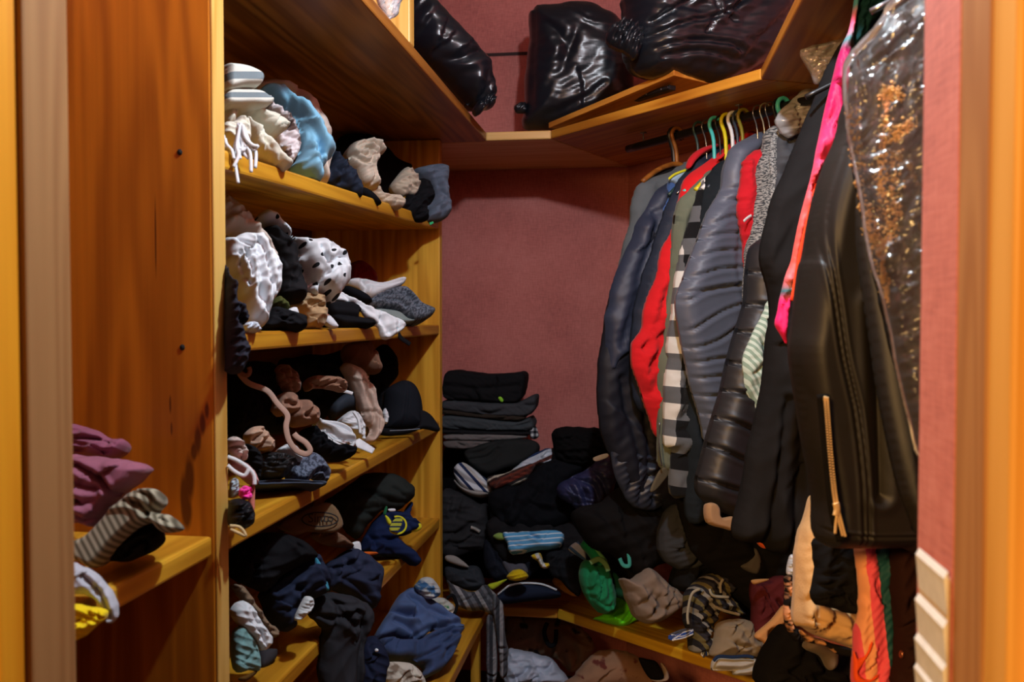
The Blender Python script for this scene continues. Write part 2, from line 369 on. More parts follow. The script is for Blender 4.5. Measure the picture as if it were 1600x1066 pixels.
def wallmat():
    m, nt, b, N, L = newmat('rose_wall'); g = N('ShaderNodeNewGeometry')
    n = N('ShaderNodeTexNoise'); n.inputs['Scale'].default_value = 5; n.inputs['Detail'].default_value = 6; L(g.outputs['Position'], n.inputs['Vector'])
    mp = N('ShaderNodeMapping'); mp.inputs['Scale'].default_value = (260, 260, 40); L(g.outputs['Position'], mp.inputs[0]); a = N('ShaderNodeTexNoise'); a.inputs['Detail'].default_value = 2; a.inputs['Scale'].default_value = 1; L(mp.outputs[0], a.inputs['Vector'])
    mp2 = N('ShaderNodeMapping'); mp2.inputs['Scale'].default_value = (30, 30, 300); L(g.outputs['Position'], mp2.inputs[0]); c = N('ShaderNodeTexNoise'); c.inputs['Detail'].default_value = 2; c.inputs['Scale'].default_value = 1; L(mp2.outputs[0], c.inputs['Vector'])
    f = math_(nt, 'MULTIPLY_ADD', math_(nt, 'ADD', a.outputs[0], c.outputs[0]), .35, math_(nt, 'MULTIPLY', n.outputs[0], .5))
    r = ramp(nt, [(.35, lin((158,86,80))), (.62, lin((198,117,107))), (.8, lin((210,132,122)))]); L(f, r.inputs[0]); L(r.outputs[0], b.inputs['Base Color']); b.inputs['Roughness'].default_value = .8
    bp = N('ShaderNodeBump'); bp.inputs['Strength'].default_value = .15; bp.inputs['Distance'].default_value = .004; L(f, bp.inputs['Height']); L(bp.outputs[0], b.inputs['Normal'])
    return m
# ---------------------------------------------------------------- the room
WALL = wallmat()
YB = 3.53; XL = -1.12; XR = .88; CEIL = 2.78; YF0, YF1 = .765, .857
def struct(o): o['kind'] = 'structure'; return o
def quad(name, pts, mat): return struct(put(name, pts, [[0,1,2,3]], mat, smooth=False))
DG = np.array((-.047, YB)); DG2 = DG+np.array((.605, -.797))*((XR-DG[0])/.605)      # the cut-off corner wall
struct(box('floor', XL-.1, XR+.9, -2.6, YB+.1, -.06, 0, plain((96,78,62), .6), bev=0))
struct(box('ceiling', XL-.1, XR+.9, YF0, YB+.1, CEIL, CEIL+.06, plain((176,160,146), .8), bev=0))
struct(box('wall_left', XL-.08, XL, YF1, YB+.08, 0, CEIL, WALL, bev=0))
struct(box('wall_back', XL-.08, DG[0], YB, YB+.08, 0, CEIL, WALL, bev=0))
struct(prism('wall_diagonal', [tuple(DG), tuple(DG2), (DG2[0]+.07, DG2[1]+.05), (DG[0]+.07, DG[1]+.08)], 0, CEIL, WALL, bev=0))
struct(box('wall_right', XR, XR+.08, YF1, DG2[1], 0, CEIL, WALL, bev=0))
# front wall with the doorway
XJL, XJR = -.545, .252
struct(box('wall_front_left', XL-.1, XJL-.075, YF0+.006, YF1, 0, CEIL, WALL, bev=0))
struct(box('wall_front_right', XJR, XR+.9, YF0, YF1, 0, CEIL, WALL, bev=0))
struct(box('wall_front_header', XJL-.075, XJR, YF0, YF1, 2.16, CEIL, WALL, bev=0))
MDF = wood(2, (172,122,72), (150,98,52), 5, rough=.7, fine=.35)
OR = wood(2, (252,170,36), (226,136,16), 6, rough=.5)
OR2 = wood(2, (228,172,88), (206,146,60), 8, rough=.5)
t = thing('trim_1', None, None, (XJL-.04, .77, 0)); struct(t)                    # left side of the door frame
box('jamb_board', XJL-.075, XJL, .735, .80, 0, 2.1, MDF, t)
box('casing_board', XJL-.30, XJL-.006, .700, .7349, 0, 2.1, OR, t)
t = thing('trim_2', None, None, (XJR+.1, .74, 0)); struct(t)                     # right side of the door frame
box('jamb_board', XJR, XJR+.03, .70, YF0-.0005, 0, 2.1, MDF, t)
box('casing_board', XJR+.0005, XJR+.06, .655, .6995, 0, 2.1, OR2, t)
box('casing_moulding', XJR+.012, XJR+.024, .646, .6548, 0, 2.1, OR2, t, bev=.004)
box('casing_back_band', XJR+.0605, XJR+.2, .63, .70, 0, 2.1, OR2, t)
struct(box('trim_3', -.8, DG[0]+.0, YB-.004, YB-.0005, CZ+1.022, CZ+1.034, plain((44,24,22), .8), bev=0))   # dark joint across the back wall

# ---------------------------------------------------------------- shelving
ZT, ZTH = .602, .028
knA = [((SX, 1.86, CZ-.05), (.03, .017, .012), (120,52,10))]
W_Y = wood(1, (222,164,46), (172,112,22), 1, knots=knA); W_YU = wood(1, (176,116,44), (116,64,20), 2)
kn = []
for (x_, y_), rx, rz in (((323,642),2.2,9),((317,662),2.8,12),((309,688),3,14),((303,706),3,9),((296,748),4.5,24),((288,775),4,22),((292,800),5,18),((266,632),1,9),((268,670),1,7),((243,370),.9,40)):
    q = on_plane(PX(0,(x_,y_)), np.array((0,1.301,0)), np.array((0,1.,0)))[0]; kn.append((tuple(q), (rx*.0022, .03, rz*.0019), (104,54,10)))
W_Z = wood(2, (200,122,26), (154,86,15), 3, knots=kn, fine=.4)
W_ZL = wood(2, (226,186,104), (196,144,62), 4); W_ZF = wood(2, (232,176,58), (190,130,32), 7)
W_X = wood(0, (206,150,50), (152,96,22), 9); W_B = wood(1, (120,72,30), (84,44,14), 10)
u = thing('shelving_unit', 'varnished pine shelving unit with full shelves along the left wall', 'shelving', (-.88, 2.1, .0))
box('side_panel', XL+.03, SX-.0006, 1.301, 1.341, .001, CZ+ZT-ZTH-.001, W_Z, u)
box('panel_edge', SX-.0005, SX+.003, 1.302, 1.3405, .001, CZ+ZT-ZTH-.001, W_ZL, u, bev=.001)
box('side_panel', XL+.03, SX, 2.882, 2.918, .001, CZ+ZT-ZTH-.001, W_ZF, u)
box('back_panel', XL+.012, XL+.0295, .87, 2.9, .001, CZ+ZT-ZTH-.001, W_B, u, bev=0)
for zn, zf in ((.262, .312), (-.029, -.033), (-.347, -.350), (-.672, -.672)):
    prism('shelf', [(XL+.0305,1.3415),(SX-.002,1.3415),(SX-.002,2.8815),(XL+.0305,2.8815)], 0, .032, W_Y, u, .005, [CZ+zn, CZ+zn, CZ+zf, CZ+zf])
box('shelf', XL+.0305, SX-.004, .87, 1.3005, CZ-.375, CZ-.343, W_Y, u, .005)
for px in ((281,238),(285,543)):                                # screw holes
    q = on_plane(PX(0, px), np.array((0,1.3009,0)), np.array((0,1.,0)))[0]
    ring = [q+np.array((math.cos(a)*.0042, 0, math.sin(a)*.0048)) for a in np.linspace(0, 6.28, 11)[:-1]]; ring2 = [p+np.array((0,-.0012,0)) for p in ring]
    put('screw_hole', ring+ring2, [list(range(10)), list(range(19, 9, -1))]+[[i, (i+1)%10, 10+(i+1)%10, 10+i] for i in range(10)], plain((18,12,8), .9), u)
# the wide shelf under the ceiling: left run, short back run, diagonal run, right run
D0 = (-.29, 2.93); D1 = (.289, 2.27); n_ = np.array((.797, .605))
ts = thing('top_shelf', 'wide varnished pine top shelf carrying black garbage bags around the closet', 'shelf', (-.3, 3.1, CZ+ZT-ZTH))
zt0, zt1 = CZ+ZT-ZTH, CZ+ZT
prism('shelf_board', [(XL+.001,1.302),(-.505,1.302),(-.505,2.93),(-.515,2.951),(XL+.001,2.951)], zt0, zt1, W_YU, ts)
prism('shelf_board', [(-.5145,2.9505),(-.5045,2.9305),(D0[0]-.002,D0[1]),(DG[0]-.001,YB-.001),(XL+.001,YB-.001),(XL+.001,2.952)], zt0, zt1, wood(0, (230,194,128), (206,156,84), 17), ts)
prism('shelf_board', [D0, D1, (D1[0]+.455, D1[1]+.21), (DG[0]+.003, YB-.008)], zt0, zt1, wood(0, (204,146,50), (150,90,22), 12, rot=49), ts)
prism('shelf_board', [(D1[0],.87),(XR-.001,.87),(XR-.001,DG2[1]-.003),(D1[0]+.458,D1[1]+.205),(D1[0],D1[1]-.003)], zt0, zt1, wood(1, (204,140,52), (148,84,22), 13), ts)
box('divider_panel', XL+.002, -.507, 1.95, 1.99, CZ+ZT+.0005, CEIL-.002, W_ZL, ts)
# the low bench shelf
ZE = -.9915; B0 = (-.272, 2.985); B1 = (.344, 2.50)
bs_ = thing('bench_shelf', 'low pine bench shelf running round the closet under the clothes heap', 'shelf', (-.3, 3.0, CZ+ZE-.034))
ze0, ze1 = CZ+ZE-.034, CZ+ZE
prism('shelf_board', [(XL+.031,1.3415),(-.507,1.3415),(-.507,2.93),(-.56,2.97),(XL+.031,2.97)], ze0, ze1, W_Y, bs_)
prism('shelf_board', [(-.559,2.971),(-.48,2.985),(B0[0]-.001,B0[1]),(DG[0]-.002,YB-.002),(XL+.002,YB-.002),(XL+.002,2.9715)], ze0, ze1, W_X, bs_)
prism('shelf_board', [B0, B1, (XR-.15, 2.06), (XR-.15, 2.52), (DG[0]+.002, YB-.004)], ze0, ze1, wood(0, (222,178,44), (172,124,22), 14, rot=38), bs_)
box('support_panel', -.56, -.53, 2.93, 2.96, .001, ze0-.001, W_ZF, bs_)
# loose board and metal rail on the top shelf
bl, br = on_plane(PX(0,(857,196)), np.array((0,2.99,0)), np.array((0,1.,0)))[0], on_plane(PX(0,(1053,113)), np.array((0,2.56,0)), np.array((0,1.,0)))[0]
bq = on_plane(PX(0,(1117,128)), np.array((0,2.68,0)), np.array((0,1.,0)))[0]
ax = (br-bl)/2; ay = (bq-br)/2; az = np.cross(ax, ay); az = az/np.linalg.norm(az)*.009
az = az if az[2] > 0 else -az
o = obox('loose_board', (bl+br)/2+ay, ax, ay, az, wood(0, (214,150,60), (160,96,30), 15, rot=45), None)
tag(o, 'loose pine plank lying tilted on the top shelf below the bags', 'plank')
r0, r1 = on_plane(PX(0,(970,163)), np.array((0,2.85,0)), np.array((0,1.,0)))[0], on_plane(PX(0,(1051,137)), np.array((0,2.62,0)), np.array((0,1.,0)))[0]
rt = thing('drawer_rail', 'black metal drawer rail lying on the top shelf under the plank', 'rail', tuple((r0+r1)/2))
d_ = (r1-r0)/2; sd = np.array((.797,.605,0))
obox('outer_channel', (r0+r1)/2, d_, sd*.012, np.array((0,0,.007)), plain((34,36,38), .4, .6), rt)
obox('inner_slide', (r0+r1)/2+d_*.3-sd*.013, d_*.68, sd*.003, np.array((0,0,.004)), plain((60,62,66), .35, .8), rt)
for s in (-.7, .2, .75):
    obox('rivet', (r0+r1)/2+d_*s-sd*.017, d_*.015, sd*.002, np.array((0,0,.003)), plain((150,150,150), .3, .9), rt)

# hanging rods
M_ROD = plain((48,50,54), .35, .8)
hr = thing('hanging_rod', 'dark metal clothes rod slung under the diagonal top shelf', 'rod', tuple(ROD0+ROD*.35))
sweep('rod_tube', [ROD0-ROD*.08, ROD0+ROD*.4, ROD0+ROD*.93], .0125, M_ROD, hr, seg=14)
for tt in (.0, .425):
    p = ROD0+ROD*tt
    sweep('hanger_wire', [p+np.array((0,0,.0405)), p+np.array((0,0,.012))], .002, plain((150,150,150), .3, .9), hr, smooth=0)
    sweep('screw_plate', [p+np.array((0,0,.0386)), p+np.array((0,0,.0365))], .011, plain((150,150,145), .4, .8), hr, smooth=0)
RR = .50; RZ = CZ+.535
h2 = thing('hanging_rod', 'dark metal clothes rod along the right wall above the leather jacket', 'rod', (RR, 1.5, RZ))
sweep('rod_tube', [(RR,.86,RZ),(RR,1.4,RZ),(RR,2.05,RZ)], .0125, M_ROD, h2, seg=14)
# ---------------------------------------------------------------- clothes on the left shelves
def B(name, label, cat, cr, pts, at, mat, **k):
    return blob(name, cr, [(pts[i], pts[i+1]) for i in range(0, len(pts), 2)], at, mat, label=label, cat=cat, **k)
def C(*a): return [(a[i], a[i+1]) for i in range(0, len(a), 2)]
def at0(cr, px, at, yaw=25, tilt=12): return tuple(anchor(PX(cr, px)[0], at, yaw, tilt)[0])
BLK = fab((24,24,27)); BLK2 = fab((32,31,33)); BLK3 = fab((19,20,24), bump=.5); NVY = fab((34,40,60)); NVY2 = fab((26,32,50)); CHAR = fab((52,54,58)); SLT = fab((70,76,88))
WHT = fab((218,222,226), bump=.12, var=.1); CRM = fab((212,208,190), bump=.4, wv=500); BEI = fab((196,180,158)); TAN = fab((176,146,108)); BRN = fab((140,102,80)); NUDE = fab((196,172,156), rough=.7)
GREY = fab((112,118,128)); TAG = plain((225,230,236), .5); TEAL = fab((60,130,150)); LBL = fab((128,180,206), bump=.08, var=.08)
# row under the top shelf
g = thing('throw_blanket', 'cream throw blanket with grey woven bands folded on the upper shelf', 'blanket', at0(1, (210,330), ('i',.10)))
CB = fab((214,213,200), 'band', [(.016,.030,(120,132,136))], bump=.5, wv=420); CB2 = fab((214,213,200), 'band', [(.013,.023,(120,132,136))], bump=.5, wv=420)
B('fold', None, None, 1, [100,100,150,88,230,102,300,135,322,165,318,200,290,224,200,230,100,240], ('i',.045), CB, yaw=50, tilt=5, tf=.035, tb=.10, R=9, parent=g)
B('fold', None, None, 1, [100,242,200,237,300,242,350,270,385,292,378,325,340,342,250,338,100,334], ('i',.04), CB2, yaw=50, tilt=5, tf=.03, tb=.10, R=8, parent=g)
g = thing('fringed_blanket', 'cream blanket with white tassel fringe hanging over the upper shelf edge', 'blanket', at0(1, (300,640), ('i',.03)))
B('fold', None, None, 1, [100,325,240,335,340,362,440,402,493,440,478,470,420,486,330,450,270,395,215,368,180,395,160,450,100,470], ('i',.05), CRM, yaw=45, tf=.035, tb=.10, R=12, folds=(70,40,.004), parent=g, cre=[(C(120,340,240,350,360,400,460,450),.006,4)])
B('fold', None, None, 1, [232,405,290,440,370,525,440,605,503,668,492,705,440,690,370,640,300,600,262,520], ('i',.02), CRM, yaw=45, tf=.03, tb=.06, R=10, folds=(50,34,.003), parent=g)
B('fold', None, None, 1, [100,440,160,430,200,395,245,420,265,520,230,560,160,560,100,520], ('i',.03), CRM, yaw=45, tf=.025, tb=.06, R=8, folds=(80,22,.006), parent=g)
rnd = random.Random(4)
for k, l in enumerate(((205,430,190,520,175,600,185,700,198,785),(215,430,215,520,240,560,270,610,275,720),(225,440,240,510,280,555,315,565),(200,430,205,540,215,590,240,600,300,590,300,695),(230,450,260,530,290,580,318,560),(120,520,130,555,160,590,172,640),(110,500,122,560,140,575,175,600),(195,450,200,560,225,590,262,560,300,590),(210,440,190,560,200,620,170,690),(225,470,250,560,230,600,262,640),(205,470,225,560,205,600,210,640))):
    strap('tassel', 1, C(*l), ('i', -.012-.002*(k%3)), .0029, WHT, flat=.9, parent=g, seg=6, anc=(220,560))
B('knitted_shawl', 'off-white crocheted shawl with brown lining between cream and blue blankets', 'shawl', 1, [372,262,420,325,480,365,540,435,565,560,530,650,500,700,470,640,430,560,400,510,470,478,494,445,440,390,385,340], ('i',.045), fab((214,204,204), 'blotch', (86,64,58), p=.035, d=.53), yaw=40, tf=.02, tb=.08, R=8, folds=(35,16,.006))
for l in ((430,600,470,600,505,575,505,600,480,618,450,615),(470,480,520,520,545,560,535,620)):
    pass
B('rolled_quilt', 'thick cream rolled quilt standing behind the light blue cloth', 'quilt', 1, [290,235,380,180,480,203,600,262,660,330,722,430,744,540,744,680,716,792,660,782,600,600,480,320], ('i',.10), fab((206,190,176)), yaw=40, tf=.05, tb=.12, folds=(60,45,.006))
B('light_blue_cloth', 'soft light blue cloth bunched beside the cream blankets', 'cloth', 1, [330,235,400,220,460,222,492,252,522,292,570,302,620,350,680,420,722,500,752,570,752,632,720,670,690,722,694,770,650,782,590,765,500,700,545,640,562,560,545,450,500,380,440,330,372,275], ('i',.045), LBL, yaw=40, tf=.06, tb=.06, R=24, folds=[(55,80,.003)], auto=5, adir=60,
  cre=[(C(490,350,550,420,600,500,630,580,640,650),.016,4),(C(560,460,592,540,570,610),.013,4),(C(590,640,680,662,748,640),.014,3.5),(C(470,240,540,380,560,420),.012,3),(C(520,300,610,400,690,520,735,600),.012,4),(C(560,720,620,690,690,700),.012,3)])
B('navy_cloth', 'dark navy cloth slumped beside the light blue cloth', 'cloth', 1, [735,585,790,615,850,680,902,740,930,820,922,872,830,835,705,785,722,720,748,660], ('i',.04), fab((38,44,58)), yaw=40, tf=.04, tb=.08, folds=(40,22,.007), cre=[(C(745,740,790,730,800,790,770,800),.012,3)])
B('black_sweater', 'black sweater heaped at the back of the upper shelf', 'sweater', 1, [755,590,800,520,880,495,980,505,1060,560,1150,640,1230,690,1190,760,1110,830,1000,860,880,780,800,650], ('i',.20), BLK, yaw=35, tf=.05, tb=.10, folds=(30,40,.008))
B('beige_knit_roll', 'beige ribbed knit rolled up on the upper shelf', 'knitwear', 1, [850,585,880,552,950,536,1020,543,1058,592,1052,617,1015,612,1028,650,1003,700,1032,800,990,815,930,802,890,730,860,660], ('i',.05), fab((206,190,170), bump=.3), auto=0, yaw=40, tf=.045, tb=.08, R=10, folds=(20,13,.0035),
  cre=[(C(882,610,900,585,950,570,1005,585,1020,612),.02,2.6),(C(905,610,935,600,950,640,925,650,900,640),.018,2.4),(C(868,640,900,680,950,692,970,650,1000,640),.018,2.4),(C(970,700,985,760,975,800),.014,2.4),(C(935,600,960,615,985,625),.016,2)])
B('beige_underlayer', 'beige crumpled sleeve trailing to the upper shelf edge', 'sleeve', 1, [925,800,1010,798,1060,850,1130,858,1182,890,1168,934,1090,926,1040,905,980,860], ('i',.02), BEI, yaw=40, tf=.03, tb=.05, folds=(60,14,.007))
B('beige_scarf', 'beige crumpled scarf in front of the grey sweatshirt', 'scarf', 1, [1108,790,1150,738,1190,694,1232,713,1268,765,1272,812,1245,862,1200,857,1170,868,1120,832], ('i',.03), BEI, yaw=40, tf=.04, tb=.05, folds=[(75,12,.007),(20,22,.004)])
B('black_tee', 'black folded shirt under the beige roll at the shelf edge', 'shirt', 1, [905,840,940,815,1000,850,1045,905,1030,912,960,880], ('i',.015), BLK3, yaw=40, tf=.02, tb=.05)
B('black_leggings', 'black leggings hanging off the end of the upper shelf', 'leggings', 1, [1268,765,1330,785,1362,860,1345,905,1318,930,1325,1005,1240,1005,1165,968,1095,925,1180,895,1205,858,1250,860], ('i',.0), BLK, yaw=40, tf=.04, tb=.05, folds=(45,20,.008))
g = thing('grey_sweatshirt', 'slate grey sweatshirt bundled at the far end of the upper shelf', 'sweatshirt', at0(1, (1390,1010), ('i',-.01)))
B('bundle', None, None, 1, [1240,712,1300,690,1400,678,1442,700,1437,800,1452,880,1457,960,1420,1000,1340,1018,1305,1000,1322,930,1357,860,1330,790,1280,760], ('i',-.01), fab((96,106,122)), yaw=35, tf=.05, tb=.08, folds=[(50,24,.008),(10,40,.006)], parent=g, cre=[(C(1360,860,1400,880,1440,860),.012,3),(C(1330,930,1380,920,1430,890),.012,3)])
B('size_tag', 'small green tag', None, 1, [1335,1020,1358,1012,1362,1024,1340,1036], ('i',-.03), fab((60,190,120)), tf=.001, tb=.001, parent=g, smooth=False, cell=1)

# second row
B('ivory_cardigan', 'ivory cardigan crammed upright behind the white blouse', 'cardigan', 2, [100,75,160,78,230,148,290,210,352,280,412,380,437,460,410,465,330,345,250,300,180,270,100,260], ('i',.10), fab((206,190,176)), yaw=45, tf=.03, tb=.08, folds=(35,26,.006))
B('white_blouse', 'white silky blouse stuffed in deep vertical folds against the side panel', 'blouse', 2, [100,335,150,330,190,298,270,308,312,305,352,350,392,410,427,480,434,560,432,640,402,692,372,740,362,812,330,848,280,832,230,800,217,690,172,602,150,540,100,480], ('i',.03), WHT, yaw=40, tf=.06, tb=.10, R=18, folds=[(15,34,.005)], adir=80,
  cre=[(C(190,430,232,560,222,700),.013,2.4),(C(250,345,300,420,342,600,330,780),.012,2.4),(C(330,340,370,450,392,620,362,740),.011,2.2),(C(120,345,200,400,250,410,265,370),.012,2.4),(C(160,450,190,560,230,620),.011,2.2)])
B('dark_jacket', 'dark charcoal jacket spilling over the shelf below the white blouse', 'jacket', 2, [124,500,140,540,177,600,192,680,217,720,252,760,247,812,206,850,228,900,252,960,252,1010,240,1066,200,1120,128,1100,124,1040], ('i',-.028), fab((46,46,56), bump=.5), yaw=40, tf=.04, tb=.03, R=14, folds=[(60,34,.009),(10,22,.006)], cre=[(C(190,680,225,750,200,830),.014,4),(C(120,560,170,700,180,820),.012,4)])
B('black_cardigan', 'black cardigan wedged between white blouse and dotted blouse', 'cardigan', 2, [345,265,400,250,450,280,502,330,542,400,547,480,582,560,592,640,582,692,490,702,440,662,430,600,430,480,400,380], ('i',.06), BLK2, yaw=40, tf=.05, tb=.10, folds=(75,40,.007))
B('dotted_blouse', 'white blouse with black dots crumpled on the second shelf', 'blouse', 2, [285,212,340,168,400,178,452,230,497,270,512,318,600,323,680,328,732,360,792,378,842,450,860,490,842,530,842,592,802,640,772,692,735,684,700,655,665,640,640,668,600,640,580,565,540,470,545,400,490,322,440,285,380,262,310,242], ('i',.04), fab((216,220,224), 'dots', (18,20,26), p=.027, d=.16, bump=.12, var=.1), yaw=38, tf=.07, tb=.08, R=26, folds=[(40,46,.004)], auto=6,
  cre=[(C(655,470,690,505,760,460,840,505),.02,3.5),(C(640,410,668,490),.016,3),(C(560,430,600,560,690,650),.018,3.5),(C(700,440,720,400,790,395),.014,3),(C(690,560,760,500,830,520),.014,3),(C(540,480,585,560,640,640),.014,3)])
g = thing('tan_trousers', 'tan trousers with white lining showing under the dotted blouse', 'trousers', at0(2, (640,840), ('i',.02)))
B('leg', None, None, 2, [485,700,560,672,600,640,700,650,712,720,722,790,692,847,600,842,585,790,500,752], ('i',.03), TAN, yaw=40, tf=.04, tb=.06, folds=(55,26,.007), parent=g, cre=[(C(560,690,620,740,680,730),.012,3)])
B('lining', 'white lining', None, 2, [690,792,725,760,792,832,770,852,730,835], ('i',.0), WHT, yaw=40, tf=.012, tb=.02, parent=g)
B('lining', 'white lining', None, 2, [490,742,540,723,556,772,500,767], ('i',.015), WHT, yaw=40, tf=.012, tb=.02, parent=g)
B('olive_shirt', 'olive green shirt peeking out beside the white blouse', 'shirt', 2, [388,702,430,662,480,698,492,747,400,733], ('i',.05), fab((74,78,42)), yaw=40, tf=.03, tb=.05, folds=(30,14,.004))
B('black_roll', 'black rolled trousers at the edge of the second shelf', 'trousers', 2, [325,862,380,738,460,743,570,778,592,800,587,858,545,867,450,865], ('i',.01), BLK, yaw=40, tf=.04, tb=.08, R=9, folds=(80,30,.004))
B('white_sock', 'small bluish white sock beside the dark jacket', 'sock', 2, [222,832,270,810,310,823,332,862,300,874,232,874], ('i',.0), fab((196,204,216)), yaw=40, tf=.02, tb=.03, folds=(20,14,.005))
B('black_shirt', 'black folded shirt under the dotted blouse on the second shelf', 'shirt', 2, [702,662,760,690,870,700,922,740,908,780,985,800,1002,838,880,848,790,838,730,772], ('i',.03), BLK, yaw=40, tf=.03, tb=.10, R=8, cre=[(C(750,780,850,790,960,810),.008,3),(C(900,740,905,780),.008,2)])
B('white_shirt_tail', 'white shirt tail hanging over the second shelf edge', 'shirt', 2, [768,687,800,633,860,658,940,700,1002,730,1080,760,1150,790,1194,835,1150,880,1060,918,1030,852,960,792,900,722,820,697], ('i',-.012), fab((222,226,230), bump=.2, var=.06), yaw=38, tf=.014, tb=.012, R=5, folds=(40,40,.004), cre=[(C(900,705,1000,780,1080,880),.005,3),(C(1040,900,1180,838),.003,1.5)])
B('black_belt_bag', 'small black bundle behind the white shirt tail', 'clothing', 2, [825,602,870,608,960,655,985,700,930,705,880,682,820,642], ('i',.06), BLK3, yaw=40, tf=.03, tb=.05)
B('white_folded_tee', 'white folded shirt on top of the grey knit pile', 'shirt', 2, [845,582,880,558,960,568,1050,583,1170,550,1190,576,1120,612,1000,662,945,648,920,612], ('i',.08), WHT, yaw=40, tilt=25, tf=.02, tb=.06, R=6, cre=[(C(920,585,950,620,940,645),.012,2.5),(C(960,600,1060,605,1170,575),.008,2.5)])
B('grey_knit', 'grey marled knit sweater at the far end of the second shelf', 'sweater', 2, [968,692,1000,653,1080,628,1170,607,1217,640,1272,700,1357,740,1342,782,1270,812,1200,792,1150,752,1080,737,1000,737], ('i',.02), fab((112,120,132), 'speck', (70,76,86), p=.006, d=.5, bump=.6), yaw=38, tilt=20, tf=.035, tb=.08, R=9,
  cre=[(C(990,690,1090,665,1190,680,1235,732),.016,3),(C(1060,700,1130,705,1180,740),.012,2.6),(C(1110,640,1180,655,1220,700),.01,2.6)])
g = thing('sage_shirt', 'pale sage shirt folded flat under the grey knit', 'shirt', at0(2, (1150,810), ('i',.02)))
B('body', None, None, 2, [1010,735,1080,738,1150,752,1200,790,1245,802,1200,822,1080,815,1030,775], ('i',.03), fab((136,150,148)), yaw=40, tf=.02, tb=.08, R=5, parent=g)
B('tag', 'teal tag', None, 2, [1226,802,1260,794,1266,818,1240,822], ('i',-.005), fab((70,190,170)), tf=.001, tb=.001, parent=g, smooth=False, cell=1)
B('red_sweater', 'dark red sweater at the back of the second shelf', 'sweater', 2, [845,480,930,448,1010,508,1025,575,960,578,860,565], ('i',.22), fab((120,24,34)), yaw=30, tf=.04, tb=.08, folds=(30,24,.005))
strap('strap_cord', 2, C(1145,868,1165,905,1200,930,1222,945), ('i',-.012), .006, BLK, flat=.4, label='black strap dangling below the second shelf edge', cat='strap')

# third row: underwear, straps, cap
B('black_tights_heap', 'black tights heaped at the left back of the third shelf', 'tights', 3, [130,260,200,190,330,170,420,200,480,330,450,470,470,600,330,590,230,640,130,560], ('i',.16), BLK, yaw=40, tf=.06, tb=.10, folds=[(40,40,.009),(-20,26,.006)])
B('black_dress_heap', 'black dress bunched under the second shelf', 'dress', 3, [430,180,560,140,700,130,830,110,870,230,840,380,760,470,680,520,600,440,540,330], ('i',.20), BLK2, yaw=35, tf=.06, tb=.10, folds=[(60,36,.009),(10,50,.006)])
B('black_blouse_heap', 'black blouse stuffed behind the cap', 'blouse', 3, [1000,120,1080,70,1140,150,1150,250,1090,330,1060,420,1040,560,1010,400,985,300], ('i',.14), BLK, yaw=30, tf=.04, tb=.08, folds=(70,30,.007))
B('brown_bra_cup', 'brown padded cup lying against the shelf above', 'bra', 3, [818,95,870,62,960,57,1002,110,1042,200,1032,242,960,228,900,197,840,180], ('i',.08), BRN, yaw=40, tilt=20, tf=.05, tb=.05, folds=(30,50,.003))
B('nude_tights', 'nude coloured tights draped down the third shelf heap', 'tights', 3, [824,188,900,200,957,250,977,290,1012,380,1042,470,1057,540,1042,600,985,668,958,642,980,590,950,540,920,450,890,360,858,290], ('i',.045), NUDE, yaw=38, tf=.035, tb=.05, R=9, folds=(-15,14,.0025), auto=3, adir=70,
  cre=[(C(910,300,950,400,985,500,975,620),.014,2.5),(C(950,270,985,400,1020,500,1020,580),.012,2.5),(C(880,300,930,420,960,540),.012,2.5),(C(940,480,1000,480,1040,510),.01,2.5)])
g = thing('white_undershirt', 'white undershirts with grey hems folded on the third shelf', 'undershirt', at0(3, (800,680), ('i',.03)))
B('layer', None, None, 3, [655,522,720,528,800,543,862,580,892,640,882,682,820,684,760,655,700,595], ('i',.04), WHT, yaw=38, tilt=25, tf=.025, tb=.06, R=7, parent=g, cre=[(C(650,555,720,590,790,640,870,660),.018,2.6),(C(690,540,790,570,860,610),.012,2.4),(C(720,600,760,640,820,665),.014,2)])
B('layer', None, None, 3, [800,532,840,478,900,468,942,520,952,600,942,642,890,602,840,562], ('i',.05), WHT, yaw=38, tilt=15, tf=.025, tb=.06, R=7, parent=g, folds=(65,10,.003), cre=[(C(895,475,930,540,935,620),.016,2.2),(C(915,475,948,545),.01,1.8)])
for l in ((648,560,700,600,760,655,765,668),(760,645,820,675,875,672,885,650),(885,470,915,520,925,600)):
    strap('hem', 3, C(*l), ('i',.005), .0035, WHT, flat=.7, parent=g, anc=(800,620), seg=6)
B('white_label_tag', 'white paper tag lying at the edge of the third shelf', 'tag', 3, [888,642,920,628,1014,690,996,720,905,682], ('i',.0), TAG, yaw=40, tilt=30, tf=.002, tb=.002, smooth=False)
g = thing('baseball_cap', 'black baseball cap at the far end of the third shelf', 'cap', at0(3, (1200,580), ('i',.02)))
B('crown', None, None, 3, [1080,345,1130,303,1190,283,1242,310,1274,370,1288,440,1290,510,1302,566,1200,585,1090,590,1050,560,1062,450], ('i',.03), fab((30,33,40), bump=.15), yaw=30, tilt=10, tf=.07, tb=.08, parent=g, cre=[(C(1190,285,1170,400,1150,580),.006,2)])
bo = B('brim', None, None, 3, [1270,465,1340,490,1398,575,1372,584,1300,570,1210,598,1100,612,1050,600,1060,570,1180,580,1270,555], ('i',-.01), fab((26,27,31), bump=.15), yaw=35, tilt=30, tf=.012, tb=.012, R=4, parent=g)
strap('stitching', 3, C(1100,583,1180,580,1280,572), ('i',-.03), .0015, GREY, parent=bo, seg=5)
B('white_ribbon_bow', 'small white ribbon bow beside the black cap', 'bow', 3, [1057,480,1075,448,1094,500,1082,542,1052,532,1066,510], ('i',.03), WHT, yaw=35, tf=.012, tb=.01, folds=(60,8,.003))
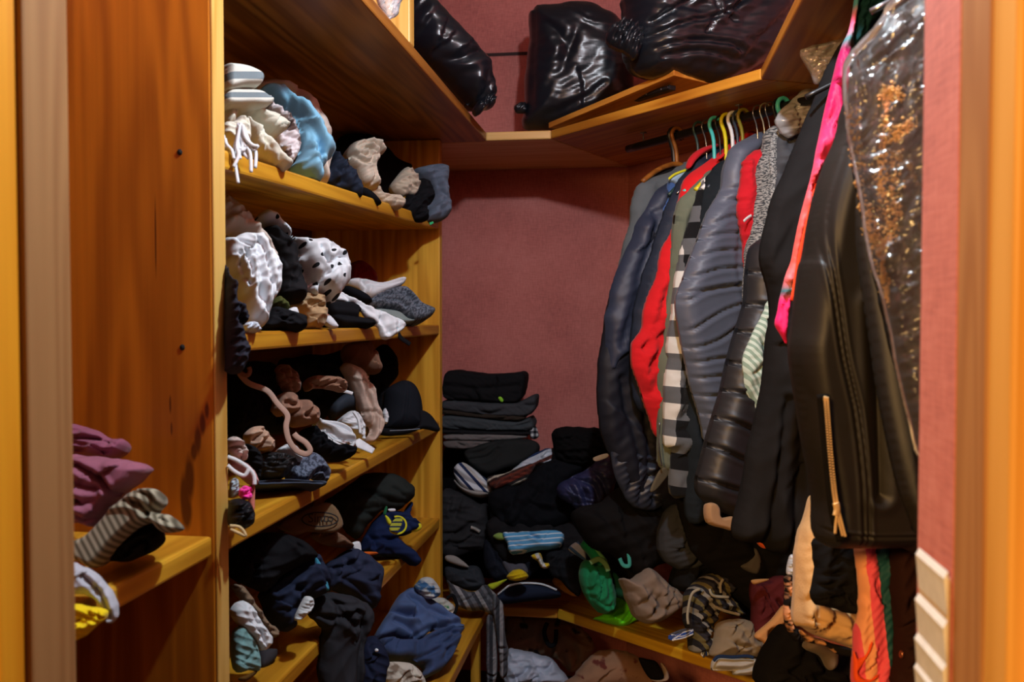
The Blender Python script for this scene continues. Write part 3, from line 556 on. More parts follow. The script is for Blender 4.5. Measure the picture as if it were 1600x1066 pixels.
B('black_bra', 'black bra lying under the white undershirts', 'bra', 3, [555,610,640,560,690,600,760,660,892,690,882,730,800,748,700,742,640,702], ('i',.02), BLK3, yaw=40, tilt=30, tf=.03, tb=.05, folds=(30,20,.006), cre=[(C(680,680,760,690,860,710),.01,3)])
g = thing('tan_bra', 'tan bra with cups and long strap tangled on the third shelf', 'bra', at0(3, (560,560), ('i',.07)))
B('cup', None, None, 3, [395,455,430,380,500,352,560,395,622,408,667,460,667,530,600,556,520,558,478,492,440,500], ('i',.07), fab((150,112,92)), yaw=40, tf=.05, tb=.05, parent=g, folds=(40,24,.005), cre=[(C(500,490,540,460,560,400),.02,3.5),(C(560,500,610,470,640,420),.016,3),(C(450,430,510,440,540,380),.016,3)])
B('cup', None, None, 3, [405,245,450,188,520,218,557,280,560,345,500,360,430,330], ('i',.10), fab((150,112,92)), yaw=40, tf=.04, tb=.05, parent=g, folds=(80,15,.006), cre=[(C(440,230,470,300,450,330),.016,3),(C(500,230,490,300,520,350),.014,3)])
strap('strap', 3, C(205,240,260,300,370,345,430,420,490,490,483,560,500,640,545,700,600,722,627,700,600,655,550,622,530,600), ('i',.03), .0055, fab((176,144,128), rough=.6), flat=.28, parent=g, anc=(450,500))
strap('strap', 3, C(200,235,250,255,268,230,262,205), ('i',.06), .004, BRN, flat=.4, parent=g)
B('brown_bra', 'brown bra curled beside the nude tights', 'bra', 3, [592,300,630,262,720,258,800,268,838,310,825,355,740,335,650,332,615,350], ('i',.07), fab((158,118,94)), yaw=40, tf=.035, tb=.04, folds=(30,14,.006), cre=[(C(620,310,680,320,760,300),.018,3),(C(770,270,770,310,820,340),.014,2.6)])
strap('loose_strap', 3, C(800,345,840,350,880,362), ('i',.04), .004, WHT, label='short white strap end beside the brown bra', cat='strap', flat=.5)
B('slate_bra', 'slate grey padded bra at the back of the third shelf', 'bra', 3, [740,450,800,390,880,362,940,385,950,440,840,465,770,500], ('i',.10), fab((60,66,76)), yaw=35, tilt=30, tf=.04, tb=.05)
B('beige_brief', 'beige briefs crumpled at the left of the third shelf', 'briefs', 3, [235,610,280,565,340,555,372,590,412,655,392,712,320,700,300,740,262,690], ('i',.055), fab((190,156,132)), yaw=40, tf=.03, tb=.04, folds=(50,18,.007), cre=[(C(280,640,330,600,360,570),.018,3),(C(310,690,350,640,380,620),.016,3)])
B('beige_strap_bundle', 'beige straps bundled against the side panel', 'straps', 3, [132,640,180,618,220,650,245,700,242,760,192,748,150,712], ('i',.03), fab((206,186,176)), yaw=40, tf=.03, tb=.03, folds=(60,18,.008), cre=[(C(150,680,200,690,215,750),.016,3)])
B('black_camisole', 'black camisole bunched in front of the beige straps', 'camisole', 3, [240,660,300,690,335,740,325,860,300,890,265,800,245,740], ('i',.03), BLK, yaw=40, tf=.03, tb=.05, folds=(70,22,.006))
B('white_bralette', 'white bralette lying near the grey lace top', 'bralette', 3, [415,715,480,668,530,680,577,740,562,768,500,735], ('i',.03), WHT, yaw=40, tilt=25, tf=.025, tb=.03, cre=[(C(490,675,530,720,570,745),.012,2.4)])
g = thing('pink_trimmed_bra', 'pale pink bra with white edging hanging at the shelf corner', 'bra', at0(3, (220,900), ('i',.0)))
bo = B('cup', None, None, 3, [132,735,200,758,270,808,300,860,294,915,240,878,180,825,132,795], ('i',.005), fab((206,150,150)), yaw=40, tf=.035, tb=.03, parent=g, folds=(20,40,.003))
strap('edging', 3, C(135,738,200,765,262,808,292,850,296,905), ('i',-.022), .0032, WHT, parent=bo, flat=.6, anc=(220,820))
strap('edging', 3, C(135,790,180,828,235,850,262,812), ('i',-.026), .0032, WHT, parent=bo, flat=.6, anc=(220,820))
B('side_band', 'salmon side band', None, 3, [262,930,296,900,297,1000,292,1066,262,1040], ('i',-.012), fab((206,120,104)), yaw=40, tf=.008, tb=.008, parent=g)
g = thing('flower_hair_clip', 'hot pink fabric flower at the edge of the third shelf', 'hair clip', at0(3, (245,1000), ('i',-.03)))
for k in range(7):
    a = k*.9; r = 22 if k else 0
    B('petal', None, None, 3, [246+r*math.cos(a)+q*26*math.cos(e) for q in (1,) for e in (0,)] and sum([[246+r*math.cos(a)+25*math.cos(e), 953+r*math.sin(a)+22*math.sin(e)] for e in np.linspace(0, 6.28, 8)[:-1]], []), ('i',-.028-.003*(k%3)), fab((255,64,170), sheen=.3), yaw=35, tf=.011, tb=.006, parent=g, folds=(a*57,7,.002), cell=1.3)
g = thing('black_pouch', 'small black satin pouch with beige cord hanging off the third shelf', 'pouch', at0(4, (120,280), ('i',-.03)))
B('bag', None, None, 4, [58,150,100,128,150,140,182,190,182,250,145,282,100,270,58,265], ('i',-.03), fab((22,23,28), rough=.45), yaw=40, tf=.03, tb=.02, folds=(40,18,.006), parent=g)
strap('cord', 4, C(62,268,105,272,130,292,142,318,115,308,65,285), ('i',-.04), .0025, fab((206,180,130)), flat=.9, parent=g, seg=6)
B('white_lace_band', 'white lace band above the pink flower', 'lace', 3, [150,890,185,865,205,900,195,960,155,975], ('i',-.005), fab((190,206,216)), yaw=40, tf=.012, tb=.012, folds=(30,9,.004))
B('black_sequin_top', 'black sequinned top folded beside the grey lace top', 'top', 3, [305,745,380,718,480,728,545,770,522,805,482,855,420,874,330,858], ('i',.03), fab((26,25,26), 'speck', (90,92,96), p=.008, d=.64, rough=.5), yaw=40, tilt=25, tf=.035, tb=.05, folds=[(50,18,.007),(-10,30,.004)])
g = thing('grey_lace_top', 'grey lace top folded with a curled hem at the shelf edge', 'top', at0(3, (600,905), ('z',-.345)))
B('lace_panel', None, None, 3, [488,802,540,760,620,718,680,738,722,790,742,832,724,892,690,874,650,852,610,882,520,874], ('i',.0), fab((104,114,134), 'speck', (58,64,78), p=.007, d=.5, bump=.6), yaw=40, tilt=25, tf=.02, tb=.04, R=6, parent=g, cre=[(C(620,872,650,840,690,830,712,860),.018,2.6)])
B('folded_body', None, None, 3, [296,888,450,872,620,880,705,884,722,894,700,912,560,903,460,910,320,912], ('i',.0), fab((66,74,90)), yaw=40, tilt=20, tf=.012, tb=.08, R=3, parent=g, cre=[(C(320,898,460,890,690,897),.006,1.6)])

# fourth row
B('black_coat_heap', 'black coat heaped at the left of the fourth shelf', 'coat', 4, [72,405,200,312,330,305,430,340,505,418,420,470,330,520,235,605,130,565,72,530], ('i',.06), BLK, yaw=40, tf=.06, tb=.10, folds=(40,40,.008))
B('navy_trousers', 'navy trousers with a soft fold on the fourth shelf', 'trousers', 4, [225,600,330,508,430,428,502,410,542,480,568,592,500,642,440,642,402,742,390,792,320,802,270,752,245,680], ('i',.03), fab((40,47,68)), yaw=40, tilt=20, tf=.06, tb=.08, folds=(35,60,.006), cre=[(C(270,610,330,570,400,500),.018,4),(C(400,640,480,590,560,580),.012,4)])
B('teal_hanky', 'teal cloth strip poking out between navy garments', 'cloth', 4, [498,425,532,470,570,585,550,592,512,542,500,480], ('i',-.02), fab((62,140,168)), yaw=40, tilt=20, tf=.006, tb=.01, R=4)
B('navy_jumper', 'dusty navy jumper folded over the fourth shelf edge', 'jumper', 4, [535,490,620,420,690,383,760,418,836,490,824,600,822,642,790,694,700,634,600,594,560,600], ('i',.0), fab((46,52,74)), yaw=40, tilt=20, tf=.05, tb=.08, R=20, folds=(55,50,.005), cre=[(C(550,490,600,490,650,470),.012,3),(C(600,540,700,600,790,680),.01,4)])
B('charcoal_trousers', 'charcoal trousers hanging down in front of the fourth shelf', 'trousers', 4, [465,712,540,618,640,618,720,640,795,700,765,800,742,900,722,1090,528,1090,528,900,540,810,500,762], ('i',-.035), fab((48,49,54)), yaw=40, tilt=5, tf=.035, tb=.04, R=16, folds=(5,50,.005), auto=4, adir=90, cre=[(C(490,715,600,720,680,690),.014,4),(C(690,690,720,800,700,950,700,1066),.014,4),(C(560,640,640,660,720,650),.012,3)])
B('white_cotton_sock', 'white cotton sock drooping at the left of the fourth shelf', 'sock', 4, [80,690,130,648,182,690,217,750,270,830,264,882,215,902,180,862,130,802,80,742], ('i',.0), WHT, yaw=40, tf=.03, tb=.04, R=12, folds=(60,30,.005), cre=[(C(150,690,190,770,215,850),.008,3)])
B('mint_cloth', 'grey green to mint cloth on the lower left of the fourth shelf', 'cloth', 4, [84,812,150,788,207,900,214,1002,150,1007,84,1005], ('i',.0), fab((120,160,160)), yaw=40, tf=.02, tb=.03, R=8, folds=(70,30,.004))
B('khaki_shorts', 'khaki shorts under the navy trousers', 'shorts', 4, [84,575,120,570,180,640,260,760,312,800,282,838,240,795,200,730,130,650], ('i',.02), fab((128,106,84)), yaw=40, tf=.02, tb=.05, folds=(45,24,.006))
B('white_brief', 'small white cloth in front of the navy trousers', 'cloth', 4, [393,742,440,640,468,628,490,645,482,692,430,744], ('i',-.02), fab((200,206,208)), yaw=40, tf=.015, tb=.015, folds=(60,12,.004))
B('grey_sock', 'dark grey sock on the lower left of the fourth shelf', 'sock', 4, [208,908,250,900,305,905,290,955,222,994], ('z',-.672), fab((58,56,60)), yaw=40, tilt=45, tf=.015, tb=.015)
B('gold_chain_cord', 'thin brown cord at the bottom left of the fourth shelf', 'cord', 4, [105,1050,160,1025,205,1005,190,1030,140,1062], ('i',-.01), fab((96,66,20)), yaw=40, tilt=40, tf=.006, tb=.006)
g = thing('printed_tote', 'dim tan tote bag with an oval printed logo under the third shelf', 'bag', at0(4, (490,300), ('i',.06)))
tb_ = B('bag_body', None, None, 4, [310,262,420,200,530,150,600,168,642,260,585,304,470,296,400,310], ('i',.06), fab((124,98,70)), yaw=30, tilt=15, tf=.012, tb=.08, R=6, parent=g)
q, n = anchor(PX(4,(490,230))[0], ('i',.06), 30, 15)
fc = bpy.data.curves.new('txt', 'FONT'); fc.body = 'Sinto'; fc.size = .052; fc.extrude = .0006; fo = bpy.data.objects.new('txt', fc); COL.objects.link(fo)
bpy.context.view_layer.update(); me = bpy.data.meshes.new_from_object(fo.evaluated_get(bpy.context.evaluated_depsgraph_get())); bpy.data.objects.remove(fo)
M_INK = plain((26,20,18), .8); pz = on_plane(PX(4,[(455,252),(585,250)]), q, n)+n*.016; xa = pz[1]-pz[0]; xl = np.linalg.norm(xa); xa /= xl; ya = np.cross(n, xa)
vv = np.array([v.co[:] for v in me.vertices]); wv_ = vv[:,0].max(); vv *= xl/wv_
put('lettering', pz[0]+vv[:,:1]*xa+vv[:,1:2]*ya+vv[:,2:3]*n, [list(p.vertices) for p in me.polygons], M_INK, tb_, smooth=False)
el = [(518+92*math.cos(a), 237+36*math.sin(a)) for a in np.linspace(0, 6.28, 22)]
strap('logo_outline', 4, el, ('i',.06), .0016, M_INK, 30, 15, .015, parent=tb_, anc=(490,230), seg=5)
B('brown_cloth', 'brown cloth folded below the tote bag', 'cloth', 4, [478,312,550,280,640,320,694,372,660,378,560,364], ('i',.04), fab((116,86,66)), yaw=35, tilt=20, tf=.03, tb=.05, folds=(30,22,.004))
B('white_collar_tag', 'white collar tab between navy jumper and navy jersey', 'tag', 4, [678,362,725,348,734,402,712,404], ('i',.0), WHT, yaw=40, tf=.006, tb=.006, R=3)
B('orange_cloth_edge', 'orange cloth edge under the navy jersey', 'cloth', 4, [735,402,800,400,818,411,740,422], ('i',.0), fab((206,96,24)), yaw=40, tilt=30, tf=.006, tb=.01)
g = thing('navy_jersey', 'navy sports jersey with yellow ring emblem and yellow cuffs', 'jersey', at0(4, (900,420), ('i',.0)))
bo = B('body', None, None, 4, [728,382,780,268,830,208,880,188,950,196,985,140,996,165,978,215,1030,252,1038,282,960,312,922,332,1012,400,1034,442,1012,472,930,432,830,428,750,404], ('i',.01), fab((30,42,78)), yaw=35, tilt=20, tf=.03, tb=.05, R=10, folds=(40,30,.004), parent=g, cre=[(C(760,330,840,350,930,330),.012,3)])
ring = [(918+46*math.cos(a), 264+44*math.sin(a)) for a in np.linspace(-1.9, 2.6, 16)]
YEL = fab((212,210,40)); strap('emblem_ring', 4, ring, ('i',-.035), .0028, YEL, 35, 20, parent=bo, seg=6)
B('emblem', 'yellow crest print', None, 4, [878,285,890,250,918,224,945,235,930,285,900,300], ('i',-.03), fab((172,176,60), 'stripe', (36,46,70), p=.012, d=.35), yaw=35, tilt=20, tf=.002, tb=.002, R=2, parent=bo)
B('cuff', 'yellow cuff', None, 4, [990,268,1020,245,1042,262,1038,286,1000,300,982,292], ('i',-.035), YEL, yaw=35, tf=.008, tb=.01, parent=bo)
B('collar', 'yellow collar', None, 4, [855,214,872,222,888,246,880,264,866,252], ('i',-.03), YEL, yaw=35, tf=.006, tb=.006, parent=bo)
B('collar', 'green collar edge', None, 4, [846,205,860,168,868,176,858,214], ('i',-.03), fab((24,100,60)), yaw=35, tf=.005, tb=.005, parent=bo)
B('tag', 'white tag', None, 4, [872,182,905,180,908,192,880,194], ('i',-.02), TAG, yaw=35, tf=.002, tb=.002, parent=bo, cell=1)
B('grey_felt_bag', 'dark grey felt bag filling the space under the third shelf', 'bag', 4, [545,145,640,80,760,5,900,0,990,55,1002,112,960,165,905,192,840,192,770,262,705,335,630,262,600,172], ('i',.08), fab((42,46,44)), yaw=30, tf=.06, tb=.10, folds=(40,60,.005))

# jeans row on the bench shelf
g = thing('folded_jeans', 'blue denim jeans folded on the bench shelf', 'jeans', at0(4, (1050,1040), ('z',ZE)))
DEN = fab((84,106,150), bump=.5, wv=700); DEN2 = fab((62,80,120), bump=.5, wv=700)
B('folded_leg', None, None, 4, [805,835,880,700,950,600,1030,588,1080,640,1160,700,1244,768,1240,800,1100,800,1030,850,960,850,900,830], ('i',-.04), DEN, yaw=40, tilt=35, tf=.03, tb=.05, R=8, folds=(30,60,.005), parent=g, cre=[(C(890,765,950,800,1000,840),.016,3),(C(1000,842,1060,805,1100,795,1230,775),.016,3),(C(960,640,1040,700,1200,770),.006,3)])
B('folded_leg', None, None, 4, [820,850,960,852,1030,850,1110,800,1244,790,1240,830,1182,962,1090,1037,1040,1042,1062,982,980,952,870,942], ('i',-.07), DEN2, yaw=40, tilt=35, tf=.03, tb=.05, R=8, folds=(50,50,.005), parent=g, cre=[(C(1000,960,1100,920,1200,830),.014,3)])
g = thing('navy_shirt', 'dark navy shirt with a white button beside the jeans', 'shirt', at0(4, (780,1060), ('i',-.05)))
B('body', None, None, 4, [728,1090,740,900,805,830,872,942,860,1010,840,1090], ('i',-.06), fab((34,40,62)), yaw=40, tf=.03, tb=.05, folds=(70,40,.005), parent=g)
B('button', 'white button', None, 4, [804,902,812,894,822,900,820,910,808,912], ('i',-.09), TAG, yaw=40, tf=.003, tb=.002, parent=g, cell=1)
B('camouflage_cloth', 'cream and taupe patterned cloth below the jeans', 'cloth', 4, [838,1002,880,965,980,970,1032,1010,1050,1080,880,1090], ('i',-.10), fab((206,200,186), 'blotch', (128,112,96), p=.05, d=.52), yaw=40, tf=.03, tb=.04, folds=(50,24,.005))
B('blue_print_scarf', 'white and blue printed scarf bunched behind the jeans', 'scarf', 4, [1008,580,1050,533,1100,538,1138,600,1122,632,1070,642,1030,612], ('i',-.06), fab((190,196,196), 'blotch', (58,104,150), p=.04, d=.5), yaw=30, tf=.03, tb=.04, folds=(60,16,.007))
g = thing('print_top', 'white top with green print and black trim at the post', 'top', at0(4, (1150,735), ('i',-.1)))
B('body', None, None, 4, [1082,647,1140,633,1192,660,1212,692,1192,737,1150,712], ('i',-.04), fab((200,204,196), 'blotch', (40,150,84), p=.05, d=.6), yaw=30, tf=.02, tb=.03, folds=(40,18,.005), parent=g)
strap('trim', 4, C(1170,640,1200,622,1220,660,1218,700,1195,738), ('i',-.1), .005, BLK, parent=g, flat=.5)

# near bay on the far left
B('mauve_sweater', 'dusty mauve sweater folded on top of the near left shelf', 'sweater', 7, [255,268,300,258,400,266,470,275,527,300,500,345,430,400,395,455,350,510,300,495,255,480], ('y',1.12), fab((152,92,112), bump=.5), yaw=15, tilt=10, tf=.05, tb=.06, R=14, folds=(30,70,.004), cre=[(C(270,275,330,300,400,345,440,405),.014,4),(C(290,440,340,480,380,470),.008,4)])
B('mauve_scarf', 'mauve scarf crumpled behind the mauve sweater', 'scarf', 7, [255,155,285,148,340,165,400,195,445,200,455,235,400,268,320,262,255,265], ('y',1.2), fab((138,78,100), bump=.4), yaw=15, tilt=15, tf=.04, tb=.05, folds=(55,22,.008), cre=[(C(280,215,330,200,400,215),.016,4)])
B('ribbed_sweater', 'beige ribbed sweater folded under the mauve sweater', 'sweater', 7, [255,570,320,540,380,480,420,430,470,390,530,372,578,388,586,425,560,460,610,470,650,510,630,530,580,530,550,500,500,510,430,570,352,656,300,640,255,620], ('y',1.08), fab((178,170,146), 'rib', (92,84,66), p=.0095, ang=-28, bump=.3), yaw=20, tilt=15, tf=.045, tb=.06, R=10, cre=[(C(420,430,480,425,530,450,545,500),.016,4),(C(450,410,520,395,560,420,540,465),.014,4),(C(545,470,600,490,640,510),.01,3)])
B('black_leggings_roll', 'black rolled leggings under the beige ribbed sweater', 'leggings', 7, [385,625,420,570,480,520,540,498,580,535,582,570,540,605,470,632,420,636], ('y',1.12), BLK2, yaw=20, tilt=10, tf=.04, tb=.06, folds=(30,26,.006), cre=[(C(470,600,510,560,540,560,530,590),.014,4)])
B('white_towel_end', 'white towel end hanging over the near left shelf', 'towel', 7, [255,640,300,655,350,680,400,740,425,800,418,840,380,855,370,800,320,760,255,740], ('y',.98), fab((190,190,200), bump=.5), yaw=25, tf=.02, tb=.02, R=10, folds=(40,46,.003), auto=2, cre=[(C(300,680,360,740,400,830),.008,4)])
B('yellow_cloth', 'bright yellow cloth hanging under the white towel end', 'cloth', 7, [255,795,320,798,380,808,378,840,340,870,300,905,255,910], ('y',.95), fab((250,216,20), sheen=.2), yaw=20, tf=.015, tb=.02, R=8, folds=(70,26,.006))
# ---------------------------------------------------------------- garbage bags on the top shelf
GB = plain((19,23,30), .3, 0, .55, .12, 9)
g = thing('garbage_bag', 'black garbage bag lying lengthwise at the left of the top shelf', 'garbage bag', at0(8, (420,400), ('y',2.75)))
B('sack', None, None, 8, [200,-40,250,-20,330,66,430,176,472,230,487,300,492,350,470,395,420,400,330,310,270,250,200,190,150,80], ('y',2.6), GB, yaw=35, tilt=-5, tf=.10, tb=.20, folds=(60,40,.004), parent=g, cre=[(C(470,240,440,330,400,385),.012,3),(C(485,300,450,350,430,395),.010,3)])
B('tied_end', None, None, 8, [440,370,470,330,488,345,500,372,492,395,465,402,442,422,425,400], ('y',2.62), GB, yaw=35, tf=.04, tb=.04, folds=(30,7,.006), parent=g)
g = thing('garbage_bag', 'upright smooth black garbage bag in the corner of the top shelf', 'garbage bag', at0(8, (780,470), ('y',3.1)))
B('sack', None, None, 8, [625,60,645,32,680,24,800,8,880,26,965,78,1002,200,1010,320,960,420,850,470,700,476,608,470,605,400,618,250,628,130], ('y',3.12), GB, yaw=5, tilt=-3, tf=.13, tb=.16, R=50, folds=[(85,15,.0018),(40,22,.002)], auto=5, parent=g, cre=[(C(650,40,648,200,640,400),.010,3),(C(690,440,800,400,900,330),.010,4)])
B('corner_knot', None, None, 8, [572,392,590,380,615,378,622,410,600,416,578,412], ('y',3.06), GB, yaw=10, tf=.02, tb=.02, folds=(30,7,.004), parent=g)
g = thing('garbage_bag', 'wrinkled knotted black garbage bag at the right of the top shelf', 'garbage bag', at0(8, (1250,300), ('y',2.62)))
B('sack', None, None, 8, [985,40,990,-20,1080,-90,1300,-110,1500,-80,1570,0,1550,80,1500,215,1440,262,1310,310,1160,300,1060,290,1000,230,985,130], ('y',2.66), GB, yaw=25, tilt=-5, tf=.13, tb=.13, R=52, folds=[(70,34,.006),(25,22,.003)], auto=12, adir=160, parent=g, cre=[(C(1020,160,1120,120,1250,90,1340,30),.018,3),(C(1040,200,1150,180,1280,190,1330,212),.018,3),(C(1030,110,1100,60,1200,10),.016,3),(C(1060,230,1180,215,1300,240),.014,3),(C(1200,150,1240,80,1230,40),.014,2.6),(C(1300,110,1260,60,1300,10),.014,2.6)])
B('knot', None, None, 8, [910,130,928,95,960,82,1000,84,1042,112,1046,160,1030,205,1010,212,985,190,945,172,920,160], ('y',2.52), GB, yaw=15, tf=.045, tb=.05, folds=[(40,10,.010),(100,14,.006)], parent=g, cre=[(C(940,120,970,140,1000,110),.014,2.2),(C(960,170,990,140,1030,150),.014,2.2)], cell=2)
B('clear_wrapper', 'crumpled clear plastic wrapper at the edge of the top shelf', 'wrapper', 16 if 16 in CROP else 0, [586,-30,640,-30,626,5,622,22,606,30,594,14], ('y',1.795), film((225,235,240), .7), yaw=30, tf=.02, tb=.02, folds=(40,8,.006))

# ---------------------------------------------------------------- hangers on the diagonal rod
UP = np.array((0,0,1.)); PERP = np.array((ROD[1], -ROD[0], 0))*-1
PERP = PERP/np.linalg.norm(PERP)
if PERP[0] < 0: PERP = -PERP                                     # towards the wall
def hanger(t, mat, label, r=.0045, h=.06, w=.11, base=None, d=None):
    if base is None and t > .44: w = .03
    p0 = (ROD0+ROD*t) if base is None else np.array(base); pd = PERP if d is None else np.array(d)
    hk = thing('clothes_hanger', label, 'hanger', tuple(p0-UP*.12), 'hangers on the rods')
    a = np.linspace(-.5, 3.6, 11)
    sweep('hook', [p0+UP*(.002+.0205*math.sin(x))+pd*.0205*math.cos(x) for x in a]+[p0-UP*.045-pd*.004, p0-UP*(.075+h)], r, mat, hk, smooth=3)
    sweep('shoulder_bar', [p0-UP*(.135+h)-pd*w, p0-UP*(.095+h)-pd*w*.55, p0-UP*(.072+h), p0-UP*(.095+h)+pd*w*.55, p0-UP*(.135+h)+pd*w], r*1.3, mat, hk, smooth=4)
    return hk
HT = plain((70,190,190), .35); HBk = plain((18,18,20), .4); HY = plain((206,196,30), .35); HW = plain((215,220,226), .35); HC = plain((150,155,160), .25, .9); HWd = wood(0, (176,116,48), (128,76,26), 20)
HWD = wood(0, (150,92,34), (104,58,16), 21)
hanger(.153, HBk, 'thick black plastic hanger first on the rod holding the grey shirt', .008, .03)
hanger(.165, HWD, 'brown wooden hanger edge showing above the grey shirt shoulder', .006, .012, .13)
hanger(.262, plain((36,60,60), .4), 'dark green plastic hanger in the row of hooks', .004)
hanger(.298, HC, 'thin chrome wire hanger beside the turquoise hook', .0022)
hanger(.33, HT, 'turquoise plastic hanger among the hooks left of the yellow one', .0055)
hanger(.355, HBk, 'black wire hanger between the turquoise and yellow hooks', .003)
hanger(.378, HY, 'bright yellow plastic hanger on the rod', .0055)
hanger(.405, HW, 'white plastic hanger right of the yellow one', .0052)
hanger(.425, plain((40,52,66), .4), 'slate plastic hanger beside the white one', .004)
hanger(.444, plain((120,110,30), .4), 'mustard plastic hanger behind the quilted jacket', .005)
hanger(.50, HC, 'chrome wire hanger holding the quilted grey jacket', .0022)
hanger(.525, plain((170,165,140), .3, .6), 'brass coloured wire hanger on the near part of the rod', .002)
hanger(.545, HC, 'chrome wire hanger above the tweed jacket', .002)
hanger(.572, HBk, 'black plastic hanger beside the clear garment cover', .004)
hanger(.588, HT, 'turquoise plastic hanger at the clear garment cover', .0062, .09, .05)

# ---------------------------------------------------------------- garments on the diagonal rod
def garment(name, label, cat, t, loc=None):
    return thing(name, label, cat, tuple(ROD0+ROD*t-UP*.9) if loc is None else loc)
g = garment('grey_shirt', 'grey button shirt hanging first on the rod by the rose wall', 'shirt', .165)
B('body', None, None, 0, [1078,252,1050,266,1020,278,997,290,989,320,982,360,970,408,962,450,957,520,960,640,1060,640,1110,500,1120,330,1110,262], ('t',.165), fab((84,92,98)), tf=.03, tb=.03, R=16, folds=(5,26,.006), parent=g)
g = garment('navy_windbreaker', 'shiny navy windbreaker hanging beside the grey shirt', 'windbreaker', .195)
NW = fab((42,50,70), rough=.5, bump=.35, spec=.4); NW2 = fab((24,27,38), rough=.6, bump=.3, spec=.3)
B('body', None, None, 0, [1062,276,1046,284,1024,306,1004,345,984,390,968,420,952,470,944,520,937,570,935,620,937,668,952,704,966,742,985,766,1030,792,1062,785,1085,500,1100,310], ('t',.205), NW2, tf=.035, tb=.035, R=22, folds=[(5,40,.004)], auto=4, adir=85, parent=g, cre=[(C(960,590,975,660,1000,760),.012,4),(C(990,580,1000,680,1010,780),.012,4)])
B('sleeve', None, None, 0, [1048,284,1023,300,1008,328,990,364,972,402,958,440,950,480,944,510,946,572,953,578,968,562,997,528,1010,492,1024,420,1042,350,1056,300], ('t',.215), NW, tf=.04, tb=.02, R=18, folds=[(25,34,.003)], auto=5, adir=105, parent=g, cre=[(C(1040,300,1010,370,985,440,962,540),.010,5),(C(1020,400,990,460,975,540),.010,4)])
B('hem_panel', None, None, 0, [955,700,1000,690,1030,700,1040,760,1030,795,990,792,968,760], ('t',.215), fab((40,46,60), rough=.4, spec=.5), tf=.02, tb=.02, folds=(10,18,.007), parent=g)
g = garment('blue_polo', 'blue polo shirt with pale collar and yellow trim', 'polo shirt', .24)
B('body', None, None, 9, [420,475,470,500,520,440,560,500,520,600,430,690,375,672,385,600,405,540], ('t',.24), fab((58,88,142)), tf=.02, tb=.02, parent=g)
bo = B('collar', 'pale blue collar', None, 9, [416,468,450,440,507,420,495,460,470,503,440,488], ('t',.25), fab((150,180,206)), tf=.012, tb=.01, parent=g, R=4)
strap('collar_trim', 9, C(416,466,450,440,508,418), ('t',.262), .0035, YEL, parent=bo)
g = garment('navy_jacket', 'dark navy jacket with red lined collar hanging on the rod', 'jacket', .275)
B('body', None, None, 0, [1150,214,1120,230,1088,248,1073,266,1055,292,1040,330,1026,370,1012,410,1000,450,990,500,986,560,1000,640,1080,640,1120,400,1160,260], ('t',.28), fab((34,42,58), rough=.6), tf=.035, tb=.03, R=18, folds=(8,28,.007), parent=g)
B('collar', 'red collar lining', None, 9, [510,405,528,352,580,308,662,282,668,296,600,330,555,370,525,410], ('t',.30), fab((186,28,40)), tf=.012, tb=.012, R=5, parent=g)
g = garment('red_jacket', 'bright red jacket hanging between navy and olive garments', 'jacket', .32)
RED = fab((206,28,36), bump=.3)
B('body', None, None, 0, [1169,206,1150,218,1120,240,1080,270,1066,300,1058,330,1048,364,1036,392,1022,444,1008,484,1003,513,988,538,992,572,1003,620,1016,654,1028,686,1060,690,1100,600,1120,400,1150,260,1182,214], ('t',.325), RED, tf=.035, tb=.03, R=16, folds=[(12,22,.008),(60,40,.004)], parent=g, cre=[(C(1045,420,1020,500,1000,545),.014,4),(C(1000,545,1030,520,1040,540),.012,4),(C(1005,620,1030,560,1045,470),.012,4)])
B('collar', None, None, 26, [430,700,470,655,560,580,660,470,740,412,800,412,830,450,780,470,690,510,600,560,520,640,460,700], ('t',.37), RED, tf=.014, tb=.012, R=4, parent=g)
g = garment('olive_jacket', 'grey green utility jacket strip beside the plaid shirt', 'jacket', .355)
OLV = fab((98,106,92))
B('body', None, None, 0, [1112,266,1088,284,1067,308,1060,322,1054,356,1048,404,1045,460,1040,520,1034,545,1027,572,1030,620,1031,670,1028,712,1032,728,1046,735,1090,700,1120,400,1135,290], ('t',.36), OLV, tf=.03, tb=.03, R=14, folds=(4,24,.006), parent=g, cre=[(C(1056,330,1050,420,1044,520),.006,2.5)])
strap('zip_edge', 0, C(1031,660,1030,700,1034,728), ('t',.39), .003, HC, parent=g, flat=.6, seg=6)
B('pale_lining', 'pale lining', None, 10, [270,970,310,885,345,870,365,880,330,930,290,975], ('t',.37), fab((84,78,64)), tf=.003, tb=.004, R=3, parent=g)
g = garment('plaid_shirt', 'black and white buffalo plaid shirt hanging in the row', 'shirt', .39)
PLD = fab((200,204,204), 'plaid', p=.092, ang=4, bump=.3, var=.08)
B('body', None, None, 0, [1106,276,1096,290,1084,322,1072,358,1063,404,1056,455,1049,500,1044,540,1043,577,1041,620,1039,660,1037,695,1050,700,1050,716,1050,776,1071,777,1095,770,1120,600,1130,400,1130,290], ('t',.395), PLD, tf=.03, tb=.03, R=14, folds=(5,26,.006), parent=g)
g = garment('black_cardigan_hung', 'plain black cardigan hanging between the plaid shirt and quilted jacket', 'cardigan', .43)
g.name = 'hanging_cardigan'
B('body', None, None, 0, [1136,250,1114,266,1103,290,1094,340,1088,420,1080,500,1075,600,1073,690,1073,808,1098,812,1130,780,1150,500,1160,290], ('t',.42), fab((30,36,42)), tf=.03, tb=.03, R=14, folds=(3,24,.006), parent=g)
g = garment('grey_puffer_jacket', 'grey blue quilted puffer jacket with narrow baffles', 'jacket', .47)
PUF = fab((80,88,106), rough=.5, bump=.12, spec=.5, var=.1); qa = .012
